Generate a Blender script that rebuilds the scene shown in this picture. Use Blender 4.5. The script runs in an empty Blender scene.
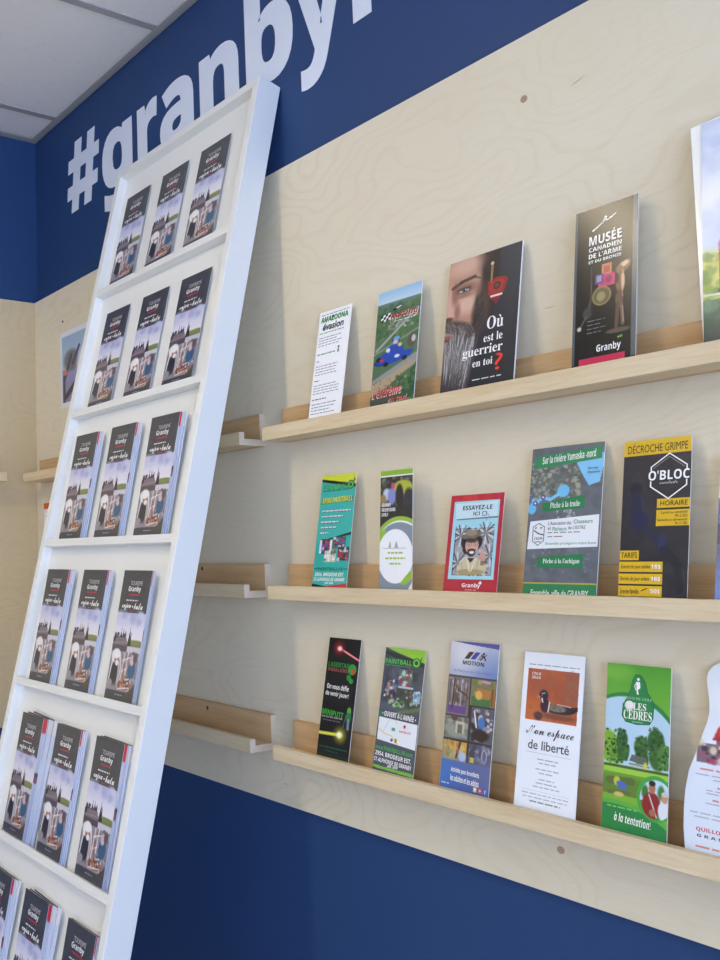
import bpy, math, random, unicodedata
import numpy as np
from mathutils import Vector, Matrix

random.seed(4)
SC = bpy.context.scene
COL = SC.collection
S = 1.25                      # metres per calibrated unit (camera to plywood face = 1 unit)
CAMH = 1.35

def W(X, Y, Z):
    return Vector(((X + 1.9585) * S, (Y - 1.012) * S, Z * S + CAMH))

# ------------------------------------------------------------------ basics
def lin(c):
    if isinstance(c, str):
        c = c.lstrip('#'); c = [int(c[i:i + 2], 16) / 255 for i in (0, 2, 4)]
    elif max(c) > 1.001:
        c = [v / 255 for v in c]
    return [v / 12.92 if v <= .04045 else ((v + .055) / 1.055) ** 2.4 for v in c]

def srgb(c):
    if isinstance(c, str):
        c = c.lstrip('#'); return np.array([int(c[i:i + 2], 16) / 255 for i in (0, 2, 4)])
    c = np.array(c, float)
    return c / 255 if c.max() > 1.001 else c

def link(o, parent=None):
    COL.objects.link(o)
    if parent: o.parent = parent
    return o

def tag(o, label, cat, group=None):
    o['label'] = label; o['category'] = cat
    if group: o['group'] = group
    return o

def thing(name, label, cat, mat=None, group=None):
    o = bpy.data.objects.new(name, None); o.empty_display_size = .05; COL.objects.link(o)
    if mat is not None: o.matrix_world = mat
    return tag(o, label, cat, group)

class MB:
    """collects boxes / prisms for ONE mesh object"""
    def __init__(s): s.v = []; s.f = []
    def box(s, x0, y0, z0, x1, y1, z1):
        b = len(s.v)
        s.v += [(x0, y0, z0), (x1, y0, z0), (x1, y1, z0), (x0, y1, z0), (x0, y0, z1), (x1, y0, z1), (x1, y1, z1), (x0, y1, z1)]
        s.f += [tuple(b + i for i in q) for q in ((0, 3, 2, 1), (4, 5, 6, 7), (0, 1, 5, 4), (1, 2, 6, 5), (2, 3, 7, 6), (3, 0, 4, 7))]
        return s
    def prism(s, pts, z0, z1):
        b = len(s.v); n = len(pts)
        s.v += [(x, y, z0) for x, y in pts] + [(x, y, z1) for x, y in pts]
        s.f.append(tuple(b + n + i for i in range(n))); s.f.append(tuple(b + n - 1 - i for i in range(n)))
        for i in range(n):
            j = (i + 1) % n; s.f.append((b + i, b + j, b + n + j, b + n + i))
        return s
    def build(s, name, mat, parent=None, bevel=0, kind=None):
        me = bpy.data.meshes.new(name); me.from_pydata(s.v, [], s.f); me.update()
        me.materials.append(mat)
        o = bpy.data.objects.new(name, me); link(o, parent)
        if kind: o['kind'] = kind
        if bevel:
            m = o.modifiers.new('bevel', 'BEVEL'); m.width = bevel; m.segments = 2; m.limit_method = 'ANGLE'
        return o

# ------------------------------------------------------------------ materials
def new_mat(name):
    m = bpy.data.materials.new(name); m.use_nodes = True
    nt = m.node_tree; return m, nt, nt.nodes['Principled BSDF']

def plain(name, col, rough=.5, spec=.5, noise=.03, nscale=8, coat=0, bump=0, bscale=300):
    m, nt, p = new_mat(name)
    p.inputs['Roughness'].default_value = rough
    p.inputs['Specular IOR Level'].default_value = spec
    if coat: p.inputs['Coat Weight'].default_value = coat; p.inputs['Coat Roughness'].default_value = .06
    tc = nt.nodes.new('ShaderNodeTexCoord'); n = nt.nodes.new('ShaderNodeTexNoise')
    n.inputs['Scale'].default_value = nscale; n.inputs['Detail'].default_value = 4
    nt.links.new(tc.outputs['Object'], n.inputs['Vector'])
    r = nt.nodes.new('ShaderNodeValToRGB'); c = lin(col)
    r.color_ramp.elements[0].color = [v * (1 - noise) for v in c] + [1]
    r.color_ramp.elements[1].color = [min(1, v * (1 + noise)) for v in c] + [1]
    nt.links.new(n.outputs['Fac'], r.inputs['Fac']); nt.links.new(r.outputs['Color'], p.inputs['Base Color'])
    if bump:
        n2 = nt.nodes.new('ShaderNodeTexNoise'); n2.inputs['Scale'].default_value = bscale
        nt.links.new(tc.outputs['Object'], n2.inputs['Vector'])
        b = nt.nodes.new('ShaderNodeBump'); b.inputs['Strength'].default_value = bump; b.inputs['Distance'].default_value = .002
        nt.links.new(n2.outputs['Fac'], b.inputs['Height']); nt.links.new(b.outputs['Normal'], p.inputs['Normal'])
    return m

def math_node(nt, op, a, b=None):
    n = nt.nodes.new('ShaderNodeMath'); n.operation = op
    for i, v in enumerate((a, b)):
        if v is None: continue
        if isinstance(v, (int, float)): n.inputs[i].default_value = v
        else: nt.links.new(v, n.inputs[i])
    return n.outputs[0]

def mixc(nt, fac, a, b, mode='MIX'):
    n = nt.nodes.new('ShaderNodeMix'); n.data_type = 'RGBA'; n.blend_type = mode
    if isinstance(fac, (int, float)): n.inputs[0].default_value = fac
    else: nt.links.new(fac, n.inputs[0])
    for i, v in ((6, a), (7, b)):
        if isinstance(v, (list, tuple)): n.inputs[i].default_value = list(v)[:3] + [1]
        else: nt.links.new(v, n.inputs[i])
    return n.outputs[2]

def birch(name, axis):
    """rotary cut birch veneer: faint wandering contour figure and fine fibre"""
    m, nt, p = new_mat(name)
    p.inputs['Roughness'].default_value = .5; p.inputs['Specular IOR Level'].default_value = .3
    tc = nt.nodes.new('ShaderNodeTexCoord')
    def noise(scale, det, vec, rough=.5):
        mp = nt.nodes.new('ShaderNodeMapping'); mp.inputs['Scale'].default_value = vec
        mp.inputs['Location'].default_value = (3.1 * det, 7.7, 1.9)
        nt.links.new(tc.outputs['Object'], mp.inputs['Vector'])
        n = nt.nodes.new('ShaderNodeTexNoise'); n.inputs['Scale'].default_value = scale; n.inputs['Detail'].default_value = det
        n.inputs['Roughness'].default_value = rough
        nt.links.new(mp.outputs['Vector'], n.inputs['Vector']); return n.outputs['Fac']
    flat = (1, 1, 1.9) if axis == 'x' else (1, 1, 1.9)
    big = noise(2.6, 2.2, flat, .4)
    ph = math_node(nt, 'MULTIPLY', big, 150)
    w = math_node(nt, 'SINE', ph)
    w = math_node(nt, 'MULTIPLY', math_node(nt, 'ADD', w, 1), .5)
    w = math_node(nt, 'POWER', w, 6)
    patch = noise(1.7, 2, (1, 1, 1.3))
    patch2 = nt.nodes.new('ShaderNodeMapRange'); patch2.inputs[1].default_value = .42; patch2.inputs[2].default_value = .66
    nt.links.new(patch, patch2.inputs[0])
    w = math_node(nt, 'MULTIPLY', w, math_node(nt, 'ADD', math_node(nt, 'MULTIPLY', patch2.outputs[0], .8), .2))
    fibre = noise(26, 3, (1, 1, 16))
    tone = noise(2.0, 3, (1, 1, 2.2))
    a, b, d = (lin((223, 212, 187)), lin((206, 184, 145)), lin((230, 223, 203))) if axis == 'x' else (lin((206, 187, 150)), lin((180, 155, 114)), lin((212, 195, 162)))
    base = mixc(nt, math_node(nt, 'MULTIPLY', tone, .9), a, d)
    base = mixc(nt, math_node(nt, 'MULTIPLY', w, .22), base, b)
    fm = nt.nodes.new('ShaderNodeMapRange'); fm.inputs[1].default_value = .5; fm.inputs[2].default_value = .8
    nt.links.new(fibre, fm.inputs[0])
    base = mixc(nt, math_node(nt, 'MULTIPLY', fm.outputs[0], .22), base, b)
    # small dark mineral streaks
    st = noise(9, 2, (1, 1, 9)); sm = nt.nodes.new('ShaderNodeMapRange'); sm.inputs[1].default_value = .765; sm.inputs[2].default_value = .80
    nt.links.new(st, sm.inputs[0])
    base = mixc(nt, math_node(nt, 'MULTIPLY', sm.outputs[0], .5), base, lin((140, 105, 75)))
    nt.links.new(base, p.inputs['Base Color'])
    return m

def timber(name, c1, c2, seed):
    m, nt, p = new_mat(name)
    p.inputs['Roughness'].default_value = .45; p.inputs['Specular IOR Level'].default_value = .35
    tc = nt.nodes.new('ShaderNodeTexCoord')
    mp = nt.nodes.new('ShaderNodeMapping'); mp.inputs['Scale'].default_value = (1.2, 14, 14); mp.inputs['Location'].default_value = (seed, seed * 2.3, .7)
    nt.links.new(tc.outputs['Object'], mp.inputs['Vector'])
    n = nt.nodes.new('ShaderNodeTexNoise'); n.inputs['Scale'].default_value = 5; n.inputs['Detail'].default_value = 5; n.inputs['Roughness'].default_value = .62
    nt.links.new(mp.outputs['Vector'], n.inputs['Vector'])
    r = nt.nodes.new('ShaderNodeValToRGB'); r.color_ramp.elements[0].position = .3; r.color_ramp.elements[1].position = .7
    r.color_ramp.elements[0].color = lin(c2) + [1]; r.color_ramp.elements[1].color = lin(c1) + [1]
    nt.links.new(n.outputs['Fac'], r.inputs['Fac'])
    mp2 = nt.nodes.new('ShaderNodeMapping'); mp2.inputs['Scale'].default_value = (6, 160, 160)
    nt.links.new(tc.outputs['Object'], mp2.inputs['Vector'])
    n2 = nt.nodes.new('ShaderNodeTexNoise'); n2.inputs['Scale'].default_value = 4; n2.inputs['Detail'].default_value = 3
    nt.links.new(mp2.outputs['Vector'], n2.inputs['Vector'])
    f = nt.nodes.new('ShaderNodeMapRange'); f.inputs[1].default_value = .5; f.inputs[2].default_value = .75
    nt.links.new(n2.outputs['Fac'], f.inputs[0])
    out = mixc(nt, math_node(nt, 'MULTIPLY', f.outputs[0], .3), r.outputs['Color'], lin([v * .82 for v in c2]))
    nt.links.new(out, p.inputs['Base Color'])
    return m

def printed(name, rough, coat):
    m, nt, p = new_mat(name)
    a = nt.nodes.new('ShaderNodeAttribute'); a.attribute_name = 'ink'
    nt.links.new(a.outputs['Color'], p.inputs['Base Color'])
    p.inputs['Roughness'].default_value = rough
    p.inputs['Specular IOR Level'].default_value = .45
    p.inputs['Coat Weight'].default_value = coat; p.inputs['Coat Roughness'].default_value = .1
    return m

M = {}
M['blue'] = plain('blue_wall_paint', (40, 69, 116), .55, .3, .04, 3, bump=.05, bscale=220)
M['white_wall'] = plain('grey_wall_paint', (158, 156, 150), .7, .3, .03, 3)
M['birch'] = birch('birch_plywood', 'x')
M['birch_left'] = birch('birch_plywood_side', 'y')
M['oak'] = timber('pale_maple_lip', (228, 211, 178), (214, 191, 152), 1.7)
M['end'] = plain('lit_wood_end', (214, 198, 178), .6, .3, .03, 30)  # pale tint with the window light on the ledge ends painted in
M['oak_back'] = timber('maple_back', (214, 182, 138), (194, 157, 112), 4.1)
M['melamine'] = plain('white_melamine', (233, 234, 232), .35, .5, .01, 2)
M['vinyl'] = plain('white_vinyl', (226, 233, 246), .5, .4, .01, 4)
M['steel'] = plain('screw_steel', (70, 66, 64), .4, .6, .1, 60)
M['plug'] = plain('wood_plug', (178, 150, 125), .6, .3, .1, 60)
M['floor'] = plain('pale_floor', (206, 200, 190), .5, .4, .12, 5)
M['tbar'] = plain('ceiling_grid', (170, 170, 170), .45, .4, .02, 6)
M['frame'] = plain('window_frame', (200, 200, 200), .4, .5, .02, 6)
M['gloss'] = printed('printed_gloss', .32, .35)
M['shiny'] = printed('printed_laminate', .2, .0)
M['matte'] = printed('printed_matte', .55, .0)

# ceiling tile: white mineral fibre with small fissures
m, nt, p = new_mat('ceiling_tile'); M['tile'] = m
p.inputs['Roughness'].default_value = .85; p.inputs['Specular IOR Level'].default_value = .2
tc = nt.nodes.new('ShaderNodeTexCoord')
vn = nt.nodes.new('ShaderNodeTexVoronoi'); vn.inputs['Scale'].default_value = 70; nt.links.new(tc.outputs['Object'], vn.inputs['Vector'])
nn = nt.nodes.new('ShaderNodeTexNoise'); nn.inputs['Scale'].default_value = 45; nn.inputs['Detail'].default_value = 4; nt.links.new(tc.outputs['Object'], nn.inputs['Vector'])
mr = nt.nodes.new('ShaderNodeMapRange'); mr.inputs[1].default_value = .10; mr.inputs[2].default_value = .22; nt.links.new(vn.outputs['Distance'], mr.inputs[0])
mr2 = nt.nodes.new('ShaderNodeMapRange'); mr2.inputs[1].default_value = .52; mr2.inputs[2].default_value = .62; nt.links.new(nn.outputs['Fac'], mr2.inputs[0])
pit = math_node(nt, 'MULTIPLY', math_node(nt, 'SUBTRACT', 1, mr.outputs[0]), mr2.outputs[0])
cc = mixc(nt, math_node(nt, 'MULTIPLY', pit, .45), lin((246, 245, 243)), lin((170, 168, 165)))
cc = mixc(nt, math_node(nt, 'MULTIPLY', nn.outputs['Fac'], .25), cc, lin((222, 221, 219)))
nt.links.new(cc, p.inputs['Base Color'])
bm_ = nt.nodes.new('ShaderNodeBump'); bm_.inputs['Strength'].default_value = .25; bm_.inputs['Distance'].default_value = .002
nt.links.new(pit, bm_.inputs['Height']); bm_.invert = True; nt.links.new(bm_.outputs['Normal'], p.inputs['Normal'])

def emit(name, col, st):
    m, nt, p = new_mat(name)
    p.inputs['Base Color'].default_value = (.8, .8, .8, 1)
    p.inputs['Emission Color'].default_value = lin(col) + [1]; p.inputs['Emission Strength'].default_value = st
    return m

# ------------------------------------------------------------------ lettering
def styled(s, style):
    """bold -> mathematical sans bold glyphs, serif -> mathematical bold, script -> bold script"""
    if style in (None, 'reg'): return s
    up, lo, dg = {'bold': (0x1D5D4, 0x1D5EE, 0x1D7EC), 'serif': (0x1D400, 0x1D41A, 0x1D7CE), 'script': (0x1D4D0, 0x1D4EA, 0x1D7CE),
                  'ital': (0x1D63C, 0x1D656, 0x1D7EC), 'round': (0x1D670, 0x1D68A, 0x1D7F6)}[style]
    out = ''
    for ch in unicodedata.normalize('NFD', s):
        if unicodedata.combining(ch): continue
        if ch == 'I' and style in ('bold', 'ital'): ch = 'l'
        o = ord(ch)
        if 65 <= o <= 90: out += chr(up + o - 65)
        elif 97 <= o <= 122: out += chr(lo + o - 97)
        elif 48 <= o <= 57: out += chr(dg + o - 48)
        else: out += ch
    return out

_tc = {}
def raw_text(s, style, offset, shear):
    k = (s, style, offset, shear)
    if k in _tc: return _tc[k]
    c = bpy.data.curves.new('tmp', 'FONT'); c.body = styled(s, style); c.size = 1; c.offset = offset; c.shear = shear
    c.resolution_u = 3
    o = bpy.data.objects.new('tmp', c); COL.objects.link(o)
    dg = bpy.context.evaluated_depsgraph_get()
    me = bpy.data.meshes.new_from_object(o.evaluated_get(dg))
    v = np.array([(q.co.x, q.co.y) for q in me.vertices]).reshape(-1, 2)
    f = [tuple(q.vertices) for q in me.polygons]
    bpy.data.objects.remove(o); bpy.data.curves.remove(c); bpy.data.meshes.remove(me)
    _tc[k] = (v, f); return v, f

def text_mesh(s, style=None, offset=0, shear=0):
    """outline of s scaled to a unit box (accents of the styled alphabets are added on top of their letters)"""
    v, f = raw_text(s, style, offset, shear)
    if not len(v): return v, f
    lo, hi = v.min(0), v.max(0); f = list(f)
    if style not in (None, 'reg'):
        ext = []
        for i, ch in enumerate(s):
            d = unicodedata.normalize('NFD', ch)
            if len(d) < 2: continue
            pre = raw_text(s[:i + 1], style, offset, shear)[0]; own = raw_text(ch, style, offset, shear)[0]
            cx = pre[:, 0].max() - np.ptp(own[:, 0]) / 2; top = own[:, 1].max() + .05; n = len(v) + sum(map(len, ext))
            if d[1] == '\u0301': q = [(cx - .09, top), (cx - .01, top), (cx + .12, top + .15), (cx + .0, top + .15)]
            elif d[1] == '\u0300': q = [(cx + .01, top), (cx + .09, top), (cx + .0, top + .15), (cx - .12, top + .15)]
            else: q = [(cx - .15, top), (cx - .06, top), (cx + .06, top + .13), (cx - .06, top + .13)]
            ext.append(q); f.append((n, n + 1, n + 2, n + 3))
            if d[1] == '\u0302': ext.append([(cx + .06, top), (cx + .15, top), (cx + .06, top + .13), (cx - .06, top + .13)]); f.append((n + 4, n + 5, n + 6, n + 7))
        if ext: v = np.concatenate([v] + [np.array(q) for q in ext])
    return (v - lo) / np.maximum(hi - lo, 1e-6), f

# ------------------------------------------------------------------ printed sheets
class Art:
    """printed face: a small raster laid into the mesh as ink colours, plus crisp vector lettering"""
    def __init__(s, w, h, nx=56, vis=1.0, base=(255, 255, 255)):
        s.w, s.h, s.vis = w, h, vis
        nx = int(nx * 1.7); s.nx = nx; s.ny = int(round(nx * h / w))
        s.U, s.V = np.meshgrid((np.arange(s.nx) + .5) / s.nx, (np.arange(s.ny) + .5) / s.ny / vis)
        s.asp = h * vis / w                     # v units are this many u units
        s.img = np.tile(srgb(base), (s.ny, s.nx, 1))
        s.px = 1 / s.nx
        s.ov = []; s.rng = np.random.RandomState(7)
    # --- raster ops (u right 0..1, v down 0..1 over the visible part)
    def _mix(s, a, col):
        a = np.clip(a, 0, 1)[..., None]; s.img = s.img * (1 - a) + srgb(col) * a
    def box(s, u0, v0, u1, v1, col, a=1.0):
        m = (s.U >= u0) & (s.U <= u1) & (s.V >= v0) & (s.V <= v1); s._mix(m * a, col)
    def vgrad(s, u0, v0, u1, v1, *cols):
        m = (s.U >= u0) & (s.U <= u1) & (s.V >= v0) & (s.V <= v1)
        t = np.clip((s.V - v0) / (v1 - v0), 0, 1) * (len(cols) - 1)
        c = np.stack([np.interp(t, range(len(cols)), [srgb(q)[k] for q in cols]) for k in range(3)], -1)
        s.img = np.where(m[..., None], c, s.img)
    def _win(s, u0, u1, v0, v1):
        i0 = max(0, int(u0 * s.nx) - 2); i1 = min(s.nx, int(u1 * s.nx) + 3)
        j0 = max(0, int(v0 * s.vis * s.ny) - 2); j1 = min(s.ny, int(v1 * s.vis * s.ny) + 3)
        return slice(j0, max(j1, j0)), slice(i0, max(i1, i0))
    def _mixw(s, w, a, col):
        a = np.clip(a, 0, 1)[..., None]; s.img[w] = s.img[w] * (1 - a) + srgb(col) * a
    def ell(s, u, v, ru, rv, col, soft=.15, a=1.0, rot=0):
        r = max(ru, rv * s.asp) * (1 + soft); w = s._win(u - r, u + r, v - r / s.asp, v + r / s.asp)
        dx = s.U[w] - u; dy = (s.V[w] - v) * s.asp; c, n = math.cos(rot), math.sin(rot)
        x, y = dx * c + dy * n, -dx * n + dy * c
        d = np.sqrt((x / ru) ** 2 + (y / (rv * s.asp)) ** 2)
        s._mixw(w, np.clip((1 - d) / soft + .5, 0, 1) * a, col)
    def glow(s, u, v, r, col, a=1.0, pw=2):
        d = np.hypot(s.U - u, (s.V - v) * s.asp) / r; s._mix(a * np.clip(1 - d, 0, 1) ** pw, col)
    def line(s, u0, v0, u1, v1, wd, col, a=1.0):
        p = wd / 2 + 2 * s.px; w = s._win(min(u0, u1) - p, max(u0, u1) + p, min(v0, v1) - p / s.asp, max(v0, v1) + p / s.asp)
        ax, ay, bx, by = u0, v0 * s.asp, u1, v1 * s.asp; U, V = s.U[w], s.V[w] * s.asp
        L2 = (bx - ax) ** 2 + (by - ay) ** 2 + 1e-9
        t = np.clip(((U - ax) * (bx - ax) + (V - ay) * (by - ay)) / L2, 0, 1)
        d = np.hypot(U - ax - t * (bx - ax), V - ay - t * (by - ay))
        s._mixw(w, np.clip((wd / 2 - d) / s.px + .5, 0, 1) * a, col)
    def poly(s, pts, col, a=1.0):
        m = np.zeros(s.U.shape, bool); n = len(pts)
        for i in range(n):
            (x0, y0), (x1, y1) = pts[i], pts[(i + 1) % n]
            if y0 == y1: continue
            m ^= ((y0 > s.V) != (y1 > s.V)) & (s.U < (x1 - x0) * (s.V - y0) / (y1 - y0) + x0)
        s._mix(m * a, col)
    def speck(s, u0, v0, u1, v1, cols, n, r0, r1, a=.8):
        for _ in range(n):
            u = s.rng.uniform(u0, u1); v = s.rng.uniform(v0, v1); r = s.rng.uniform(r0, r1)
            s.ell(u, v, r, r / s.asp * s.rng.uniform(.6, 1.4), cols[s.rng.randint(len(cols))], .5, a)
    def grain(s, u0, v0, u1, v1, amp):
        m = (s.U >= u0) & (s.U <= u1) & (s.V >= v0) & (s.V <= v1)
        s.img = np.clip(s.img + m[..., None] * amp * s.rng.randn(s.ny, s.nx, 1), 0, 1)
    # --- crisp overlays
    def vpoly(s, pts, col, lay=1): s.ov.append(([(u, v) for u, v in pts], [tuple(range(len(pts)))], col, lay))
    def vbox(s, u0, v0, u1, v1, col, lay=1): s.vpoly([(u0, v1), (u1, v1), (u1, v0), (u0, v0)], col, lay)
    def vell(s, u, v, ru, col, lay=1, rv=None, n=28):
        rv = ru / s.asp if rv is None else rv
        s.vpoly([(u + ru * math.cos(2 * math.pi * i / n), v - rv * math.sin(2 * math.pi * i / n)) for i in range(n)], col, lay)
    def vstroke(s, pts, wd, col, lay=1, close=False):
        P = [(u, v * s.asp) for u, v in pts]
        if close: P.append(P[0])
        for (x0, y0), (x1, y1) in zip(P[:-1], P[1:]):
            L = math.hypot(x1 - x0, y1 - y0) or 1; nx, ny = -(y1 - y0) / L * wd / 2, (x1 - x0) / L * wd / 2
            ex, ey = (x1 - x0) / L * wd / 2, (y1 - y0) / L * wd / 2
            q = [(x0 + nx - ex, y0 + ny - ey), (x0 - nx - ex, y0 - ny - ey), (x1 - nx + ex, y1 - ny + ey), (x1 + nx + ex, y1 + ny + ey)]
            s.ov.append(([(a, b / s.asp) for a, b in q], [(0, 1, 2, 3)], col, lay))
    def text(s, t, u0, v0, u1, v1, col, style='bold', lay=3, shear=0, offset=0, slant=0):
        v, f = text_mesh(t, style, offset, shear)
        if not len(v): return
        pts = [(u0 + a * (u1 - u0), v1 + b * (v0 - v1) - slant * a) for a, b in v]
        s.ov.append((pts, f, col, lay))
    def greek(s, u0, v0, u1, v1, lines, col, fill=.55, ragged=.3, lay=2, center=False):
        """rows of print too small to read: word-length dashes"""
        pitch = (v1 - v0) / lines; fill = fill * .72
        for i in range(lines):
            a = v0 + i * pitch; b = a + pitch * fill
            wd = (u1 - u0) * (1 - ragged * s.rng.rand())
            x = u0 + ((u1 - u0) - wd) / 2 if center else u0
            end = x + wd
            while x < end - .01:
                l = min(s.rng.uniform(.05, .14), end - x); s.vbox(x, a, x + l, b, col, lay); x += l + .022
    def mesh(s, name, thick=.0007, outline=None, edge=(240, 240, 240), back=(235, 235, 235)):
        v, f, c = [], [], []
        def add(pts, faces, cols):
            b = len(v); v.extend(pts); f.extend(tuple(b + i for i in q) for q in faces); c.extend(cols)
        if outline is None: outline = [(0, 0), (s.w, 0), (s.w, s.h), (0, s.h)]
        n = len(outline); e = lin(edge); bk = lin(back)
        pts = [(x, y, 0) for x, y in outline] + [(x, y, thick) for x, y in outline]
        add(pts, [tuple(range(n - 1, -1, -1))] + [(i, (i + 1) % n, n + (i + 1) % n, n + i) for i in range(n)], [bk] * n + [e] * n)
        z = thick
        # raster face: bilinear ink grid stretched out to the paper's edge
        xs = np.concatenate([[0], (np.arange(s.nx) + .5) / s.nx * s.w, [s.w]])
        ys = np.concatenate([[0], (np.arange(s.ny) + .5) / s.ny * s.h, [s.h]])
        im = np.pad(np.clip(s.img, 0, 1), ((1, 1), (1, 1), (0, 0)), 'edge')
        im = np.where(im <= .04045, im / 12.92, ((im + .055) / 1.055) ** 2.4)
        NX, NY = len(xs), len(ys)
        gp = [(xs[i], s.h - ys[j], z) for j in range(NY) for i in range(NX)]
        inside = None
        if n != 4:
            oy = np.array([p[1] for p in outline]); ox = np.array([p[0] for p in outline])
            # clip the grid row by row to the die-cut outline
            gp = []
            for j in range(NY):
                y = s.h - ys[j]; hit = []
                for i in range(n):
                    (x0, y0), (x1, y1) = outline[i], outline[(i + 1) % n]
                    if (y0 > y) != (y1 > y): hit.append(x0 + (y - y0) * (x1 - x0) / (y1 - y0))
                if len(hit) < 2: hit = [s.w / 2, s.w / 2]
                a, b = min(hit), max(hit)
                gp += [(min(max(x, a), b), y, z) for x in xs]
        faces = [(j * NX + i, (j + 1) * NX + i, (j + 1) * NX + i + 1, j * NX + i + 1) for j in range(NY - 1) for i in range(NX - 1)]
        add(gp, faces, list(map(list, im.reshape(-1, 3))))
        for pts, fs, col, lay in s.ov:
            cl = lin(col); zz = z + .00012 * lay
            add([(u * s.w, s.h - min(vv * s.vis, 1) * s.h, zz) for u, vv in pts], fs, [cl] * len(pts))
        me = bpy.data.meshes.new(name); me.from_pydata(v, [], f); me.update()
        at = me.attributes.new('ink', 'FLOAT_COLOR', 'POINT')
        arr = np.ones((len(v), 4), np.float32); arr[:, :3] = np.array(c, np.float32); at.data.foreach_set('color', arr.ravel())
        return me

def sheet_obj(name, me, mat, parent=None):
    me.materials.append(mat)
    return link(bpy.data.objects.new(name, me), parent)

# ------------------------------------------------------------------ card artwork
WHITE, BLACK = (250, 250, 250), (22, 22, 24)
def art_amazoona(w, h):
    A = Art(w, h, 40, .93, (248, 249, 252)); g = (60, 140, 75)
    A.greek(.06, .03, .95, .043, 1, (120, 120, 130), .7, 0)
    A.text('AMAZOONA', .06, .052, .92, .106, (52, 135, 70), 'bold', offset=.03); A.vell(.44, .07, .035, (60, 55, 60), 4)
    A.text('évasion', .14, .118, .80, .185, (62, 62, 72), 'reg', offset=.03, shear=.15)
    A.greek(.06, .205, .82, .22, 1, g, .7, 0)
    A.greek(.06, .25, .86, .35, 4, (146, 146, 158), .42)
    A.greek(.06, .405, .62, .422, 1, g, .8, 0); A.vell(.72, .375, .03, (80, 80, 90)); A.vbox(.695, .392, .745, .425, (110, 110, 118))
    A.greek(.06, .47, .14, .482, 1, (60, 60, 70), .8, 0); A.greek(.06, .52, .88, .625, 4, (146, 146, 158), .4)
    A.greek(.06, .655, .22, .668, 1, (60, 60, 70), .8, 0); A.greek(.06, .70, .86, .80, 4, (146, 146, 158), .4)
    A.greek(.06, .83, .5, .845, 1, (60, 60, 70), .8, 0); A.greek(.06, .875, .86, .99, 4, (146, 146, 158), .4)
    return A

def art_karting(w, h):
    A = Art(w, h, 64, .93, (74, 104, 66))
    A.vgrad(0, 0, 1, .12, (150, 196, 232), (205, 224, 236)); A.vgrad(0, .11, 1, .3, (112, 136, 128), (66, 98, 64), (80, 118, 70))
    A.vgrad(0, .3, 1, 1, (78, 116, 66), (92, 120, 84), (70, 96, 60))
    A.speck(0, .13, 1, .5, [(58, 86, 54), (90, 126, 72), (120, 140, 100)], 120, .02, .06, .5)
    A.speck(.25, .27, .85, .37, [(200, 196, 190), (150, 146, 140), (120, 130, 110)], 90, .01, .025)
    A.line(.95, .22, .05, .52, .05, (165, 170, 165)); A.line(.0, .55, 1, .40, .035, (150, 158, 150), .8)
    A.poly([(0, .78), (1, .60), (1, .70), (0, .90)], (150, 152, 150)); A.poly([(0, .83), (.9, .66), (1, .68), (.35, .86), (0, .92)], (176, 158, 126))
    A.speck(0, .78, .8, .92, [(190, 170, 140), (140, 120, 96)], 60, .01, .03); A.poly([(.62, .92), (1, .68), (1, 1), (.5, 1)], (58, 92, 58))
    A.speck(.55, .75, 1, 1, [(46, 80, 46), (90, 130, 80)], 50, .02, .05, .6); A.poly([(0, .93), (.6, .9), (.6, 1), (0, 1)], (74, 84, 66))
    A.ell(.86, .49, .1, .06, (96, 82, 70), .4, .9); A.ell(.9, .48, .045, .03, (206, 200, 196), .4)
    # kart: floor pan, pods, wheels, driver
    b1, b2 = (38, 76, 176), (64, 112, 220)
    A.ell(.18, .63, .16, .03, (30, 52, 120), .3); A.ell(.62, .61, .3, .028, b1, .3, 1, -.25); A.ell(.3, .575, .17, .03, b1, .3, 1, -.3)
    A.poly([(.1, .60), (.5, .55), (.88, .585), (.85, .62), (.4, .66), (.08, .64)], b1)
    for u, v in ((.3, .655), (.72, .63), (.12, .60), (.5, .56)): A.ell(u, v, .06, .02, (26, 28, 34), .3)
    A.ell(.2, .612, .055, .013, (208, 62, 60), .3); A.ell(.5, .535, .17, .055, b2, .3); A.poly([(.36, .50), (.66, .50), (.72, .585), (.4, .6)], b1)
    A.ell(.6, .505, .05, .018, (214, 200, 70), .3); A.ell(.5, .455, .09, .034, (40, 70, 140), .2); A.ell(.51, .445, .075, .02, (120, 170, 210), .3); A.ell(.49, .475, .06, .017, (214, 190, 180), .4)
    A.ell(.33, .535, .05, .018, (230, 230, 235), .3); A.ell(.55, .60, .06, .015, (220, 226, 240), .3)
    # logo: chequered flag and word
    for i in range(4):
        for j in range(3):
            c = (245, 245, 245) if (i + j) % 2 else (20, 20, 20)
            A.vpoly([(.09 + .055 * i + .012 * j, .235 + .02 * j - .004 * i), (.145 + .055 * i + .012 * j, .231 + .02 * j - .004 * i), (.157 + .055 * i + .012 * j, .211 + .02 * j - .004 * i), (.102 + .055 * i + .012 * j, .215 + .02 * j - .004 * i)], c, 2)
    A.vpoly([(.34, .18), (.55, .155), (.6, .165), (.42, .195)], (30, 34, 34), 1); A.vpoly([(.44, .172), (.55, .158), (.58, .165), (.47, .182)], (235, 235, 235), 2)
    A.text('karting', .318, .214, .968, .285, (245, 240, 240), 'ital', 2); A.text('karting', .33, .211, .955, .279, (186, 34, 42), 'ital', 3)
    A.greek(.42, .287, .9, .297, 1, (240, 240, 240), .8, 0)
    A.text('L’extrême', .035, .862, .715, .945, (246, 226, 226), 'ital', 2, slant=.012); A.text('L’extrême', .05, .858, .70, .938, (202, 38, 44), 'ital', 4, slant=.012)
    A.text('en taxi...', .43, .948, .93, .992, (246, 226, 226), 'ital', 2); A.text('en taxi...', .44, .945, .92, .988, (202, 38, 44), 'ital', 4)
    return A

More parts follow.
